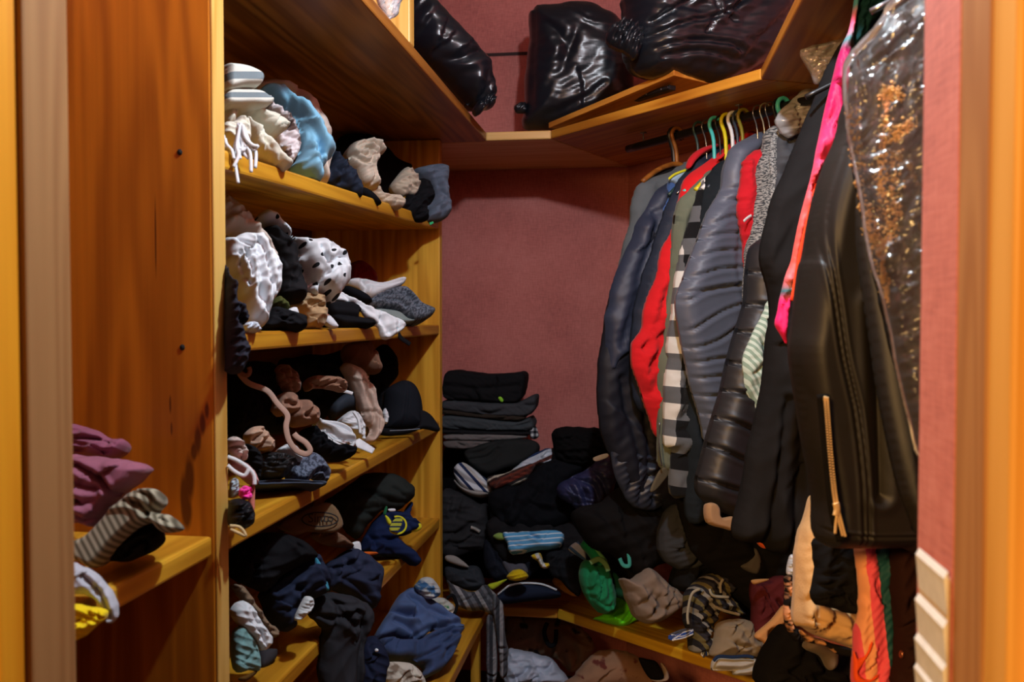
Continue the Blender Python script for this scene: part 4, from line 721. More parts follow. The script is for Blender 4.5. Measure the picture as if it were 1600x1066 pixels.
ql = [C(690,528,740,515,790,520),C(640,620,690,582,785,585),C(590,720,640,690,690,668,790,666),C(560,790,630,760,720,752,800,757),C(530,880,620,845,720,838,806,843),C(498,985,600,945,700,930,815,930),C(470,1060,600,1035,700,1020,815,1016)]
ql = [[tuple(v) for v in PX(9, l)] for l in ql]+[[tuple(v) for v in PX(10, C(*l))] for l in ((388,150,480,100,640,72,690,75),(402,280,480,225,560,180,645,150),(415,350,530,310,640,232),(430,413,520,392,618,384),(450,478,520,468,600,462),(462,556,520,552,580,548),(480,635,520,632,556,628),(498,710,530,706))]
B('sleeve', None, None, 0, [1172,214,1146,228,1139,242,1131,266,1127,296,1106,332,1091,374,1079,404,1067,440,1059,459,1057,482,1066,538,1073,570,1080,605,1091,641,1098,670,1103,698,1110,680,1121,641,1132,591,1143,538,1154,491,1168,466,1172,420,1168,350,1162,300,1156,262,1180,240,1186,220], ('t',.475), PUF, tf=.04, tb=.03, R=20, auto=0, parent=g, cre=[(l, qa, 2.6) for l in ql]+[([(1140,300),(1141,360),(1138,420),(1150,480)],.006,3)])
B('body', None, None, 0, [1200,205,1170,214,1148,236,1142,300,1130,420,1120,600,1125,640,1200,640,1230,400,1215,230], ('t',.45), PUF, tf=.03, tb=.03, R=14, parent=g)
g = garment('red_track_top', 'red track top with a thin white stripe behind the tweed jacket', 'top', .50)
B('body', None, None, 0, [1192,232,1170,243,1162,254,1160,281,1154,308,1155,335,1160,368,1166,418,1180,440,1215,430,1225,300,1215,240], ('t',.53), fab((190,26,40)), tf=.025, tb=.02, R=9, folds=(8,16,.005), parent=g)
strap('stripe', 9, C(806,686,825,668,846,655), ('t',.565), .0035, WHT, parent=g, flat=.4)
g = garment('tweed_jacket', 'grey houndstooth tweed jacket on the near part of the rod', 'jacket', .55)
TWD = fab((150,152,152), 'speck', (60,64,70), p=.0035, d=.5, bump=.3)
B('body', None, None, 0, [1222,196,1204,200,1197,216,1191,244,1184,262,1180,320,1174,366,1168,412,1164,480,1164,520,1200,520,1240,420,1250,260,1240,205], ('t',.56), TWD, tf=.03, tb=.03, R=12, folds=(6,18,.006), parent=g, cre=[(C(1207,210,1203,290,1194,360,1184,420),.016,3)])
B('lapel', None, None, 0, [1216,206,1206,216,1203,250,1206,290,1200,340,1190,398,1200,380,1212,330,1220,270,1222,220], ('t',.592), fab((166,170,172), 'speck', (74,78,84), p=.0035, d=.5), tf=.008, tb=.006, R=4, parent=g)
g = garment('black_puffer_jacket', 'black puffer jacket with wide quilted baffles', 'jacket', .58)
PB = fab((34,34,38), rough=.48, bump=.15, spec=.5, var=.1)
B('body', None, None, 0, [1180,380,1170,420,1166,473,1152,520,1138,570,1130,609,1117,652,1105,694,1095,734,1091,750,1094,776,1122,798,1175,802,1230,700,1245,420,1215,370], ('t',.59), PB, tf=.055, tb=.04, R=22, auto=0, parent=g, cre=[(l,.018,3.2) for l in ([(1164,422),(1200,434)],[(1162,475),(1200,482)],[(1150,516),(1176,526)],[(1136,565),(1166,576)],[(1130,609),(1155,618),(1190,630)],[(1117,652),(1145,664),(1180,684)],[(1104,695),(1135,712),(1175,728)],[(1093,748),(1130,760),(1175,770)])])
B('mint_striped_shirt', 'mint and white pinstriped shirt tail showing beside the black coat', 'shirt', 0, [1206,462,1182,512,1163,554,1163,595,1175,633,1185,648,1204,620,1225,560,1230,470], ('t',.64), fab((196,214,204), 'stripe', (140,166,152), p=.012, ang=62, d=.5, bump=.2, var=.06), tf=.015, tb=.012, R=8, folds=(20,30,.003))
g = garment('covered_suit', 'dark grey garment under a clear plastic cover at the turquoise hanger', 'garment cover', .62)
B('garment', None, None, 0, [1250,196,1222,206,1214,225,1212,290,1200,350,1188,410,1180,470,1215,480,1290,400,1300,240], ('t',.60), fab((66,70,78), rough=.6), tf=.02, tb=.02, R=10, folds=(12,20,.006), parent=g)
B('cover', 'clear plastic cover', None, 11, [142,500,180,440,250,380,330,335,420,330,430,440,380,560,240,560,180,572], ('t',.635), film((225,232,240), .6), tf=.03, tb=.03, folds=[(40,16,.008),(100,24,.006)], parent=g, cre=[(C(210,440,215,540),.01,2),(C(160,480,210,450,300,420),.01,2)])
g = thing('clear_garment_cover', 'clear plastic cover corner sticking out beside the black coat', 'garment cover', at0(0, (1290,130), ('y',1.95)))
B('film', None, None, 11, [242,215,270,198,340,180,420,165,430,260,350,330,312,348,280,290], ('y',1.95), film((210,215,222), .7), yaw=20, tf=.02, tb=.02, folds=(30,18,.006), parent=g, cre=[(C(255,215,330,270,340,330),.01,2)])
for tt, yaw_ in ((.18,0),):
    pass
# ---------------------------------------------------------------- garments on the right-hand rod
RB = lambda y: (RR, y, RZ)
hanger(0, HBk, 'black hanger holding the long black coat', .004, 0, .2, RB(1.72), (1,0,0)); hanger(0, HC, 'chrome hanger hook above the leather jacket', .0035, 0, .2, RB(1.25), (1,0,0)); hanger(0, HBk, 'black hanger under the beaded dress cover', .004, 0, .2, RB(1.10), (1,0,0))
g = thing('black_coat', 'long plain black coat hanging behind the leather jacket', 'coat', (RR, 1.75, .9))
COAT = fab((27,26,27), bump=.3, rough=.85)
B('body', None, None, 0, [1380,20,1345,36,1321,58,1299,92,1272,157,1246,225,1216,292,1197,349,1187,402,1205,467,1201,524,1194,580,1182,648,1167,711,1157,780,1147,841,1187,848,1202,862,1250,869,1300,860,1420,800,1440,300,1440,30], ('y',1.76), COAT, yaw=15, tilt=0, tf=.05, tb=.05, R=40, folds=(8,60,.005), auto=4, adir=95, parent=g, cre=[(C(1215,620,1200,740,1190,845),.014,5),(C(1250,500,1240,640,1225,860),.012,6)])
B('collar', None, None, 0, [1340,20,1326,60,1310,90,1316,120,1345,90,1370,40], ('y',1.70), COAT, yaw=15, tf=.02, tb=.02, R=6, parent=g)
SCF = fab((230,30,110), 'vramp', [(0,(236,36,110)),(.13,(240,40,120)),(.16,(40,110,120)),(.19,(250,120,130)),(.25,(252,90,80)),(.40,(246,96,96)),(.55,(232,60,110)),(.70,(190,16,80)),(.86,(150,14,76)),(.9,(60,120,124)),(.95,(236,90,130)),(1,(60,130,140))], p=.62, d=.05, rough=.55, bump=.15, var=.08)
B('silk_scarf', 'pink coral and teal silk scarf hanging over the black coat', 'scarf', 0, [1336,-12,1345,-12,1334,50,1328,85,1326,105,1326,140,1322,176,1302,240,1284,308,1258,360,1250,400,1243,438,1237,471,1230,520,1228,538,1220,524,1209,505,1216,475,1228,434,1237,400,1246,356,1269,262,1280,210,1299,124,1314,79,1325,49], ('y',1.58), SCF, yaw=0, tilt=0, tf=.014, tb=.012, R=7, folds=(8,16,.004))
strap('scarf_edge', 0, C(1300,190,1283,262,1266,330,1250,400,1238,470), ('y',1.56), .004, fab((250,70,30)), flat=.4, label='narrow orange ribbon lying along the silk scarf', cat='ribbon')
B('teal_dress', 'dark teal dress top showing beside the scarf', 'dress', 0, [1346,-20,1400,-20,1385,10,1366,36,1344,66,1334,50], ('y',1.6), fab((18,52,54)), yaw=0, tf=.02, tb=.03, folds=(20,14,.004))
g = thing('leather_jacket', 'black leather biker jacket with brass zip hanging at the front', 'jacket', (RR, 1.24, CZ-.3))
LEA = fab((30,27,25), rough=.5, bump=.2, spec=.35, sheen=0, var=.2)
B('body', None, None, 0, [1440,70,1395,90,1345,120,1321,161,1310,210,1291,255,1276,300,1265,349,1257,400,1250,422,1240,505,1235,550,1245,625,1257,700,1271,775,1277,845,1336,853,1400,852,1480,850,1500,400,1500,100], ('y',1.26), LEA, yaw=8, tilt=0, tf=.06, tb=.05, R=34, auto=0, parent=g,
  cell=2.0, cre=[(PXL,.005,2.6) for PXL in ([(1300,235),(1278,300),(1268,350),(1268,400),(1280,475),(1291,550),(1303,605),(1311,645),(1321,735),(1326,845)],[(1308,235),(1286,300),(1276,350),(1276,400),(1287,475),(1298,550),(1310,605),(1318,645),(1328,735),(1333,845)])]+[([(1390,420),(1400,560),(1420,700)],.014,9),([(1340,480),(1345,600),(1350,760)],.010,9),([(1277,818),(1340,824),(1436,822)],.004,2)])
B('sleeve', None, None, 0, [1345,150,1330,200,1318,260,1330,330,1345,430,1360,520,1375,620,1400,740,1420,800,1440,800,1440,300,1400,160], ('y',1.19), LEA, yaw=8, tf=.02, tb=.03, R=30, auto=0, parent=g)
zt_o = strap('zip_tape', 0, [(1285,616),(1291,680),(1298,750),(1304,800),(1316,845)], ('y',1.186), .0075, fab((20,18,17)), 8, 0, parent=g, flat=.2)
zp = smooth_line(PX(0, [(1290,622),(1293,660),(1297,710),(1302,760),(1306,790)]), 12); zp2 = smooth_line(PX(0, [(1308,800),(1312,815),(1318,838)]), 12)
q, n = anchor(np.array((1300,720.)), ('y',1.178), 8, 0); BRS = plain((240,205,150), .3, .35)
tv, tf_ = [], []
for zl in (zp, zp2):
    for k in range(0, len(zl)-1):
        for s in (-1, 1):
            c0 = on_plane(zl[k]+np.array((s*2.2+.5, .5*s)), q, n)[0]; e1 = np.array((.0013,0,.0002)); e2 = np.array((0,0,.00095)); e3 = np.array((0,.0012,0)); b0 = len(tv)
            for a in (-1,1):
                for b in (-1,1):
                    for c in (-1,1): tv.append(c0+e1*a+e2*b+e3*c)
            tf_ += [[b0+i for i in f] for f in ((0,1,3,2),(4,6,7,5),(0,4,5,1),(2,3,7,6),(0,2,6,4),(1,5,7,3))]
put('zip_teeth', tv, tf_, BRS, zt_o, smooth=False)['label'] = 'brass zip teeth'
strap('zip_pull', 0, [(1306,786),(1308,796),(1306,806)], ('y',1.178), .0045, BRS, 8, 0, parent=zt_o, flat=.5, label='brass zip pull')
strap('zip_pull', 0, [(1308,806),(1306,818),(1305,834)], ('y',1.178), .002, BRS, 8, 0, parent=zt_o, flat=.6)
strap('zip_stop', 0, [(1287,622),(1294,624)], ('y',1.178), .003, BRS, 8, 0, parent=zt_o, flat=.6)
g = thing('beaded_dress', 'black dress with gold beaded embroidery in a clear plastic cover', 'dress', (RR, 1.08, CZ-.2))
B('garment', None, None, 0, [1440,0,1390,24,1365,60,1335,100,1328,160,1332,230,1345,310,1360,390,1378,470,1400,560,1425,660,1445,740,1490,740,1500,0], ('y',1.12), fab((26,25,27), rough=.6), yaw=5, tf=.03, tb=.03, R=20, folds=(12,30,.006), parent=g)
rnd = random.Random(7); bv, bf = [], []; q, n = anchor(np.array((1390,300.)), ('y',1.078), 5, 0); GLD = plain((255,206,130), .22, .7)
oc = np.array([(1,0,0),(-1,0,0),(0,1,0),(0,-1,0),(0,0,1),(0,0,-1)], float); of = [(0,2,4),(2,1,4),(1,3,4),(3,0,4),(2,0,5),(1,2,5),(3,1,5),(0,3,5)]
vines = [[(1332,165),(1338,230),(1345,300),(1358,360),(1372,400),(1384,450),(1400,480)],[(1385,150),(1384,200),(1378,250),(1378,300),(1388,350),(1380,400),(1396,440),(1410,470)],[(1400,240),(1396,290),(1400,330),(1390,380),(1395,420)],[(1425,190),(1408,205),(1392,215)],[(1388,462),(1400,472),(1420,480),(1432,492)],[(1362,330),(1370,370),(1385,395)],[(1405,150),(1392,140),(1380,150)],[(1392,400),(1404,440),(1430,480)],[(1380,430),(1400,455),(1425,470)]]
for l in vines:
    for p in smooth_line(l, 34):
        for r_ in range(2):
            s = rnd.choice((.0008,.001,.0012,.0016,.0024)); c0 = on_plane(p+np.array((rnd.gauss(0,5.5), rnd.gauss(0,5.5))), q, n)[0]; b0 = len(bv)
            bv += [c0+v*s*np.array((1,.5,1)) for v in oc]; bf += [[b0+i for i in f] for f in of]
o = put('gold_beading', bv, bf, GLD, g, smooth=False); o['kind'] = 'stuff'; o['label'] = 'gold bead embroidery'
B('cover', 'clear plastic cover', None, 0, [1440,-30,1392,0,1376,26,1360,50,1338,70,1326,82,1318,108,1320,158,1325,210,1336,270,1348,330,1360,400,1378,468,1392,524,1404,588,1420,650,1440,720,1490,720,1500,-30], ('y',1.05), film((205,212,222), .965, .24, 9), yaw=5, tf=.02, tb=.015, R=14, folds=[(20,40,.006),(70,26,.004)], parent=g, cre=[(C(1330,90,1360,110,1420,60),.008,3),(C(1326,120,1350,180,1400,140),.008,3)])
B('beige_top_hem', 'beige top hem hanging below the black puffer', 'top', 13, [340,160,380,152,402,180,412,225,477,222,472,287,430,282,350,252], ('y',2.2), fab((160,126,92)), yaw=30, tf=.012, tb=.02, R=5)
g = thing('teddy_coat', 'tan fuzzy coat hanging low behind the leather jacket', 'coat', at0(13, (940,860), ('y',1.5)))
B('body', None, None, 13, [798,372,820,300,850,208,893,100,960,100,915,280,908,420,890,600,885,642,1000,684,1115,690,1180,700,1150,900,1090,892,960,852,830,792,790,762,800,560], ('y',1.5), fab((206,164,112), bump=.7, wv=260), yaw=10, tf=.04, tb=.04, R=16, folds=(15,40,.005), parent=g, cre=[(C(800,720,900,750,1090,790),.006,2.5),(C(790,765,830,800,960,858,1090,895),.006,2)])
B('black_skirt', 'black skirt hanging under the leather jacket beside the tan coat', 'skirt', 13, [895,330,1130,330,1128,690,1000,694,878,645,898,480], ('y',1.4), fab((22,21,22)), yaw=5, tf=.03, tb=.03, R=14, folds=(5,40,.005))
STR = fab((240,90,86), 'multi', [(232,84,104),(240,164,116),(232,84,104),(20,72,76),(214,60,70),(20,72,76)], p=.115, ang=84, rough=.6, bump=.2, var=.08)
B('striped_scarf', 'coral and dark teal striped scarf hanging below the leather jacket', 'scarf', 13, [1112,350,1302,350,1297,600,1292,800,1297,1090,1092,1090,1090,900,1113,700,1120,560], ('y',1.32), STR, yaw=5, tf=.02, tb=.02, R=12, folds=(4,24,.004), auto=4, adir=92)
B('orange_ribbon', 'bright orange chiffon tie draped on the striped scarf', 'ribbon', 14, [125,880,150,930,190,900,236,820,225,880,180,960,150,1010,200,1050,280,1020,220,1066,135,1066,125,960], ('y',1.285), fab((244,84,24), rough=.6), yaw=5, tf=.006, tb=.006, R=4)
g = thing('brown_dress', 'dark brown dress with a small metal button beside the door', 'dress', at0(13, (1350,1060), ('y',1.28)))
B('body', None, None, 13, [1280,340,1440,340,1440,1090,1290,1090,1296,800], ('y',1.30), fab((44,24,20)), yaw=5, tf=.03, tb=.03, R=12, folds=(3,40,.005), parent=g)
B('button', 'metal button', None, 13, [1324,925,1330,905,1342,906,1347,925,1340,943,1330,942], ('y',1.265), plain((150,96,70), .3, .8), yaw=5, tf=.005, tb=.002, parent=g, cell=1)
g = thing('white_rack', 'white plastic louvred holder fixed to the rose wall by the door', 'holder', (XJR-.004, .81, .85))
WP = plain((232,228,222), .45); rp = np.array((XJR-.006,0,0)); rn_ = np.array((1.,0,0))
zz = [on_plane(PX(0,(1440,y)), rp, rn_)[0][2] for y in (867,940,1003,1050)]
box('back_plate', XJR-.003, XJR-.0005, .767, .842, zz[3]-.12, zz[0]-.004, plain((206,182,150), .6), g, .001)
for k, z_ in enumerate(zz):
    bm = bmesh.new(); y0, y1 = .766, .842; zb = z_-.034
    vs_ = [bm.verts.new(p) for p in ((XJR-.0031,y0,z_+.002),(XJR-.0062,y0,z_-.004),(XJR-.0055,y0,z_-.010),(XJR-.0034,y0,zb),(XJR-.0031,y1,z_+.002),(XJR-.0062,y1,z_-.004),(XJR-.0055,y1,z_-.010),(XJR-.0034,y1,zb))]
    for f in ((0,1,2,3),(7,6,5,4),(0,4,5,1),(1,5,6,2),(2,6,7,3),(3,7,4,0)): bm.faces.new([vs_[k] for k in f])
    fin('slat', bm, WP, g)
# ---------------------------------------------------------------- stack and heap in the corner
YS = 3.16
def trou(label, cr, pts, mat, yy=YS, **k):
    k = dict(dict(yaw=0, tilt=0, tf=.02, tb=.16, R=5, folds=(88,15,.0016), auto=3, adir=3), **k)
    return B('folded_trousers', label, 'trousers', cr, pts, ('y', yy), mat, group='folded trousers in the corner stack', **k)
STG = dict(yaw=0, tilt=0)
trou('black folded trousers with a small lime tag, topmost of the corner stack', 5, [84,105,120,68,200,76,300,90,430,86,527,83,530,180,492,242,380,244,200,230,84,218], fab((26,26,28)), cre=[(C(95,150,250,165,500,150),.006,3)])
B('size_sticker', 'small lime sticker on the topmost black trousers', 'sticker', 5, [385,218,400,214,414,232,408,244,396,238], ('y',YS-.024), fab((150,220,60)), yaw=0, tilt=0, tf=.002, tb=.002, cell=1)
trou('charcoal folded trousers, second from the top of the corner stack', 5, [84,236,200,237,380,248,490,243,588,208,582,302,480,322,300,312,84,280], fab((62,64,68)))
trou('dark brown folded trousers between the charcoal and slate pairs', 5, [84,282,300,303,525,320,490,348,300,332,84,312], fab((52,44,38)))
trou('slate folded trousers in the middle of the corner stack', 5, [84,316,300,333,480,352,560,332,582,382,545,402,300,398,84,388], fab((66,72,76)))
trou('black folded trousers with a metal button in the middle of the stack', 5, [84,391,300,400,545,404,565,424,420,428,84,418], fab((30,30,32)))
trou('mid grey folded trousers with a rounded fold low in the stack', 5, [100,422,250,414,450,420,550,432,480,452,330,458,104,452], fab((116,110,108)))
trou('taupe folded trousers, lowest grey fold of the stack', 5, [100,454,335,457,310,482,230,503,104,498], fab((104,96,94)))
B('checked_cuff', 'pale blue checked cuff sticking out of the corner stack', 'cuff', 5, [552,382,592,374,608,432,570,447], ('y',YS), fab((150,160,180), 'plaid', p=.02), yaw=0, tf=.01, tb=.05, R=4)
B('dark_green_jacket', 'dark jacket with slate lining folded under the corner stack', 'jacket', 5, [195,525,260,488,370,458,540,448,614,480,596,542,510,592,420,622,330,652,240,604], ('y',3.1), fab((40,42,42)), yaw=5, tilt=10, tf=.04, tb=.10, R=10, cre=[(C(215,530,300,520,360,480,400,465),.014,3),(C(240,560,330,545,380,500),.012,3)])
NST = fab((206,210,216), 'multi', [(206,210,216),(206,210,216),(28,44,84),(200,196,190),(206,210,216),(24,38,72)], p=.062, ang=48, bump=.4)
B('striped_towel', 'white and navy striped towel folded at the base of the stack', 'towel', 5, [136,622,190,578,292,648,342,690,350,742,300,752,245,748,178,708], ('y',3.02), NST, yaw=5, tilt=20, tf=.03, tb=.08, R=8, cre=[(C(150,640,220,690,340,735),.012,3),(C(185,600,260,650,330,690),.012,3)])
B('grey_towel', 'grey towel under the white and navy striped towel', 'towel', 5, [140,672,200,722,330,748,285,768,215,752,160,712], ('y',3.0), fab((150,146,142)), yaw=5, tilt=20, tf=.02, tb=.08, R=5)
B('brown_striped_shawl', 'rust brown shawl with cream stripes in the corner heap', 'shawl', 5, [325,662,420,640,522,598,590,588,560,650,515,694,430,714,350,724], ('y',3.0), fab((110,50,36), 'multi', [(110,50,36),(60,34,30),(196,186,166),(40,34,34),(130,56,40),(84,40,32)], p=.05, ang=-25), yaw=5, tilt=20, tf=.03, tb=.06, folds=(50,18,.007))
B('blue_white_scarf', 'blue and white striped scarf beside the rust brown shawl', 'scarf', 5, [462,622,540,560,600,520,684,502,676,572,592,604,520,642], ('y',3.08), fab((198,206,216), 'multi', [(198,206,216),(198,206,216),(28,52,96),(198,206,216),(110,60,52)], p=.055, ang=-25), yaw=5, tilt=15, tf=.025, tb=.06, R=8, folds=(55,16,.005))
B('black_hood', 'black fur hood slumped against the rose wall', 'hood', 5, [682,422,720,388,780,376,880,388,930,382,990,420,1010,520,925,575,850,604,760,594,700,542], ('y',3.05), fab((17,16,17), bump=.7), yaw=10, tilt=5, tf=.07, tb=.08, folds=[(40,30,.008),(90,22,.006)])
g = thing('navy_puffer_bag', 'navy quilted puffer vest rolled up in the corner heap', 'vest', at0(5, (870,870), ('y',2.9)))
B('roll', None, None, 5, [708,712,800,658,900,598,942,558,1012,556,1040,640,1024,730,962,802,884,872,858,878,790,812,728,772], ('y',2.9), fab((44,48,84), rough=.45, bump=.4, spec=.5), yaw=10, tilt=10, tf=.07, tb=.07, R=24, folds=(60,18,.003), parent=g, cre=[(C(800,660,850,740,880,860),.018,3.5),(C(880,610,950,690,980,780),.018,3.5),(C(760,690,800,760,840,850),.012,3)])
B('label', 'white label', None, 5, [913,552,985,528,994,548,930,572], ('y',2.83), TAG, yaw=10, tilt=15, tf=.002, tb=.002, parent=g, cell=1.2)
B('black_fleece', 'black fleece in the middle of the corner heap', 'fleece', 5, [330,752,430,715,520,690,600,610,700,565,850,600,770,690,722,762,800,855,710,945,450,965,350,860], ('y',2.98), BLK3, yaw=5, tilt=20, tf=.06, tb=.10, folds=[(40,50,.008),(80,30,.005)])
B('black_wool_coat', 'black wool coat spread over the right of the heap', 'coat', 0, [895,800,940,785,965,762,1010,770,1070,760,1110,790,1150,800,1200,840,1210,900,1160,930,1090,905,1040,880,1000,900,960,870,920,850], ('y',2.72), fab((20,19,20)), yaw=25, tilt=15, tf=.07, tb=.12, folds=[(35,46,.010),(100,34,.007)])
B('black_hoodie', 'black hoodie behind the green bag in the heap', 'hoodie', 0, [760,820,800,800,880,815,930,800,960,850,990,880,1010,900,960,910,900,900,860,880,790,880], ('y',2.95), BLK2, yaw=10, tilt=20, tf=.05, tb=.12, folds=(50,34,.008))
B('charcoal_leggings', 'charcoal leggings under the hanging coat hems', 'leggings', 0, [1040,800,1070,790,1110,830,1105,880,1060,890,1030,860], ('y',2.62), CHAR, yaw=25, tf=.05, tb=.08, folds=(20,26,.007))
g = thing('grey_backpack', 'dark grey bag with zip pull against the shelf post', 'bag', at0(6, (200,320), ('y',2.98)))
B('bag_body', None, None, 0, [690,770,722,772,745,786,762,796,764,850,740,862,690,866], ('y',3.0), fab((46,47,50)), yaw=0, tilt=5, tf=.05, tb=.12, R=16, folds=(60,28,.005), parent=g)
strap('zip_pull', 6, C(245,165,268,172,298,190), ('y',2.935), .006, plain((180,180,176), .4, .7), parent=g, flat=.5)
B('blue_striped_tee', 'sky blue and white striped shirt lying folded on the heap', 'shirt', 6, [433,200,520,196,600,189,772,192,768,265,620,290,480,312,455,260], ('y',2.86), fab((90,160,206), 'stripe', (216,228,236), p=.0148, ang=-4, d=.24, bump=.25), yaw=0, tilt=30, tf=.02, tb=.05, R=5, folds=(90,60,.003))
B('lime_cloth_tip', 'pale lime cloth tip left of the blue striped shirt', 'cloth', 6, [373,216,405,196,437,204,442,236,400,237], ('y',2.87), fab((130,160,80)), yaw=0, tilt=20, tf=.012, tb=.02)
B('navy_sweatpants', 'dark navy sweatpants under the blue striped shirt', 'sweatpants', 6, [325,240,440,232,485,312,600,302,660,330,640,400,560,470,420,482,330,410], ('y',2.94), fab((30,34,44)), yaw=5, tilt=25, tf=.04, tb=.10, folds=(35,40,.007))
B('black_denim', 'black denim jeans draped toward the green bag', 'jeans', 6, [680,310,760,290,880,332,895,430,882,562,830,540,760,470,700,430], ('y',2.88), fab((30,32,36)), yaw=10, tilt=20, tf=.04, tb=.08, folds=(60,40,.006))
B('yellow_blue_scarf', 'yellow and blue striped scarf crumpled in the heap', 'scarf', 6, [590,335,620,318,652,316,668,368,704,374,694,404,655,398,630,360], ('y',2.86), fab((226,190,40), 'multi', [(226,190,40),(40,56,130),(226,190,40),(206,206,200)], p=.05, ang=60), yaw=5, tilt=15, tf=.025, tb=.03, folds=(50,10,.005))
B('grey_bandana', 'grey cloth square under the heap beside the yellow cloth', 'cloth', 6, [428,366,500,362,562,380,575,432,520,430,470,442], ('y',2.9), fab((88,88,98)), yaw=5, tilt=30, tf=.02, tb=.04)
B('yellow_sock', 'crumpled yellow sock on the navy pouch', 'sock', 6, [452,456,488,416,540,410,580,445,562,468,500,478], ('y',2.82), fab((214,184,20)), yaw=5, tilt=20, tf=.025, tb=.03, folds=[(40,12,.007)])
B('lime_strap', 'lime yellow strap end beside the navy pouch', 'strap', 6, [343,500,390,484,455,466,430,490,372,527], ('y',2.85), fab((180,196,40)), yaw=5, tilt=20, tf=.008, tb=.01)
g = thing('navy_pouch', 'navy zip pouch with white piping on the short back shelf', 'pouch', at0(6, (600,600), ('z',ZE)))
bo = B('pouch_body', None, None, 6, [385,590,415,545,450,515,530,490,640,493,730,518,772,553,742,578,600,594,430,612], ('y',2.92), fab((34,42,60)), yaw=0, tilt=20, tf=.04, tb=.08, R=12, parent=g)
strap('piping', 6, C(400,556,440,524,480,502,560,490,660,497,745,530), ('y',2.895), .0035, WHT, 0, 20, parent=bo, seg=6, flat=.8)
B('mustard_cloth', 'mustard cloth tucked beside the green bag', 'cloth', 6, [718,482,750,438,800,480,885,556,835,564,760,522], ('y',2.93), fab((196,130,24)), yaw=5, tilt=20, tf=.02, tb=.05, folds=(40,22,.004))
B('white_blue_tee', 'white and blue folded shirt behind the green bag', 'shirt', 6, [812,290,870,248,908,298,914,358,870,334], ('y',2.8), fab((190,200,214), 'stripe', (70,110,160), p=.03, ang=40, d=.3), yaw=10, tilt=20, tf=.015, tb=.03, R=5)
g = thing('green_bag', 'emerald green cloth bag with strap on the diagonal bench', 'bag', at0(6, (980,650), ('z',ZE)))
GRN = fab((28,132,88), bump=.3)
B('bag_body', None, None, 6, [878,440,908,362,960,366,1042,400,1064,470,1084,560,1066,640,1000,664,950,625,900,545], ('y',2.74), GRN, yaw=20, tilt=5, tf=.06, tb=.06, R=20, folds=(20,34,.004), parent=g, cre=[(C(925,380,905,460,935,580,990,650),.012,3),(C(940,560,1000,600,1060,600),.008,3)])
B('flap', None, None, 6, [887,266,930,230,1000,310,1044,372,1010,390,975,382,930,322], ('y',2.72), fab((30,140,94), 'stripe', (120,190,120), p=.06, ang=52, d=.25), yaw=20, tilt=20, tf=.02, tb=.03, R=6, parent=g)
B('side_panel', 'dark green side', None, 6, [1040,402,1100,450,1175,602,1130,582,1082,560,1064,470], ('y',2.76), fab((26,74,54)), yaw=30, tf=.03, tb=.04, parent=g)
strap('strap_band', 6, C(940,372,990,350,1030,380,1046,420), ('y',2.67), .008, fab((110,150,96)), 20, 15, parent=g, flat=.3)
B('lime_tee', 'fluorescent lime green shirt poking out under the green bag', 'shirt', 6, [966,692,1020,668,1062,640,1082,560,1130,580,1178,610,1228,690,1182,722,1110,740,1000,706], ('z',ZE), fab((110,240,40), bump=.2, sheen=.2), yaw=25, tilt=25, tf=.025, tb=.05, R=8, folds=(30,30,.004), cre=[(C(985,690,1080,680,1150,640),.008,3)])
B('taupe_cloth', 'taupe grey wool cloth folded beside the lime shirt', 'cloth', 6, [1125,460,1200,468,1280,398,1382,490,1444,528,1486,590,1422,664,1310,724,1225,702,1180,612,1150,522], ('y',2.6), fab((122,108,98), bump=.5), yaw=25, tilt=15, tf=.05, tb=.08, R=16, folds=(35,60,.006), cre=[(C(1170,540,1280,640,1420,600),.010,4),(C(1290,420,1350,520,1440,560),.008,4)])
strap('teal_strap', 6, C(1112,345,1128,380,1150,392,1170,380,1162,310), ('y',2.6), .006, fab((60,150,140)), flat=.4, label='teal strap loop above the taupe cloth', cat='strap')
# grey striped scarf over the bench edge
g = thing('long_striped_scarf', 'long grey striped scarf hanging over the bench corner', 'scarf', at0(6, (400,900), ('y',2.85)))
GSC = fab((104,106,112), 'multi', [(104,106,112),(58,60,66),(150,150,152),(70,72,78)], p=.05, ang=90)
GSD = fab((104,106,112), 'multi', [(104,106,112),(58,60,66),(150,150,152),(70,72,78)], p=.05, ang=60)
B('heaped_end', None, None, 6, [105,478,150,498,250,545,330,498,392,560,432,645,400,690,380,682,310,652,200,642,145,602], ('y',2.84), GSD, yaw=10, tilt=25, tf=.035, tb=.04, R=10, folds=(35,16,.005), parent=g)
B('hanging_end', None, None, 6, [375,560,410,580,436,645,446,800,464,900,454,1022,414,1034,408,880,378,700], ('y',2.81), GSC, yaw=5, tilt=0, tf=.015, tb=.012, R=6, folds=(3,14,.004), parent=g)
B('hanging_end', None, None, 6, [338,690,392,688,398,850,392,1055,342,1090,336,900], ('y',2.83), GSC, yaw=5, tilt=0, tf=.012, tb=.012, R=6, folds=(3,12,.004), parent=g)
B('slate_jumper', 'slate grey jumper behind the striped scarf', 'jumper', 6, [100,392,220,388,295,400,325,500,250,536,150,502,100,470], ('y',2.95), fab((52,56,62)), yaw=5, tilt=20, tf=.04, tb=.08, folds=(35,30,.006))
B('white_piped_sock', 'white edged grey sock tip above the slate jumper', 'sock', 6, [100,330,160,334,232,392,200,396,105,362], ('y',2.92), fab((150,146,142)), yaw=5, tilt=20, tf=.012, tb=.02)
B('black_heap_filler', 'black duvet at the very back of the corner heap', 'duvet', 0, [692,705,740,700,830,705,900,695,960,720,985,760,985,900,900,905,800,905,692,905], ('y',3.36), fab((18,18,19)), yaw=0, tilt=8, tf=.05, tb=.05, folds=[(40,60,.01)])  # black lump added behind the heap so the gaps between clothes read dark
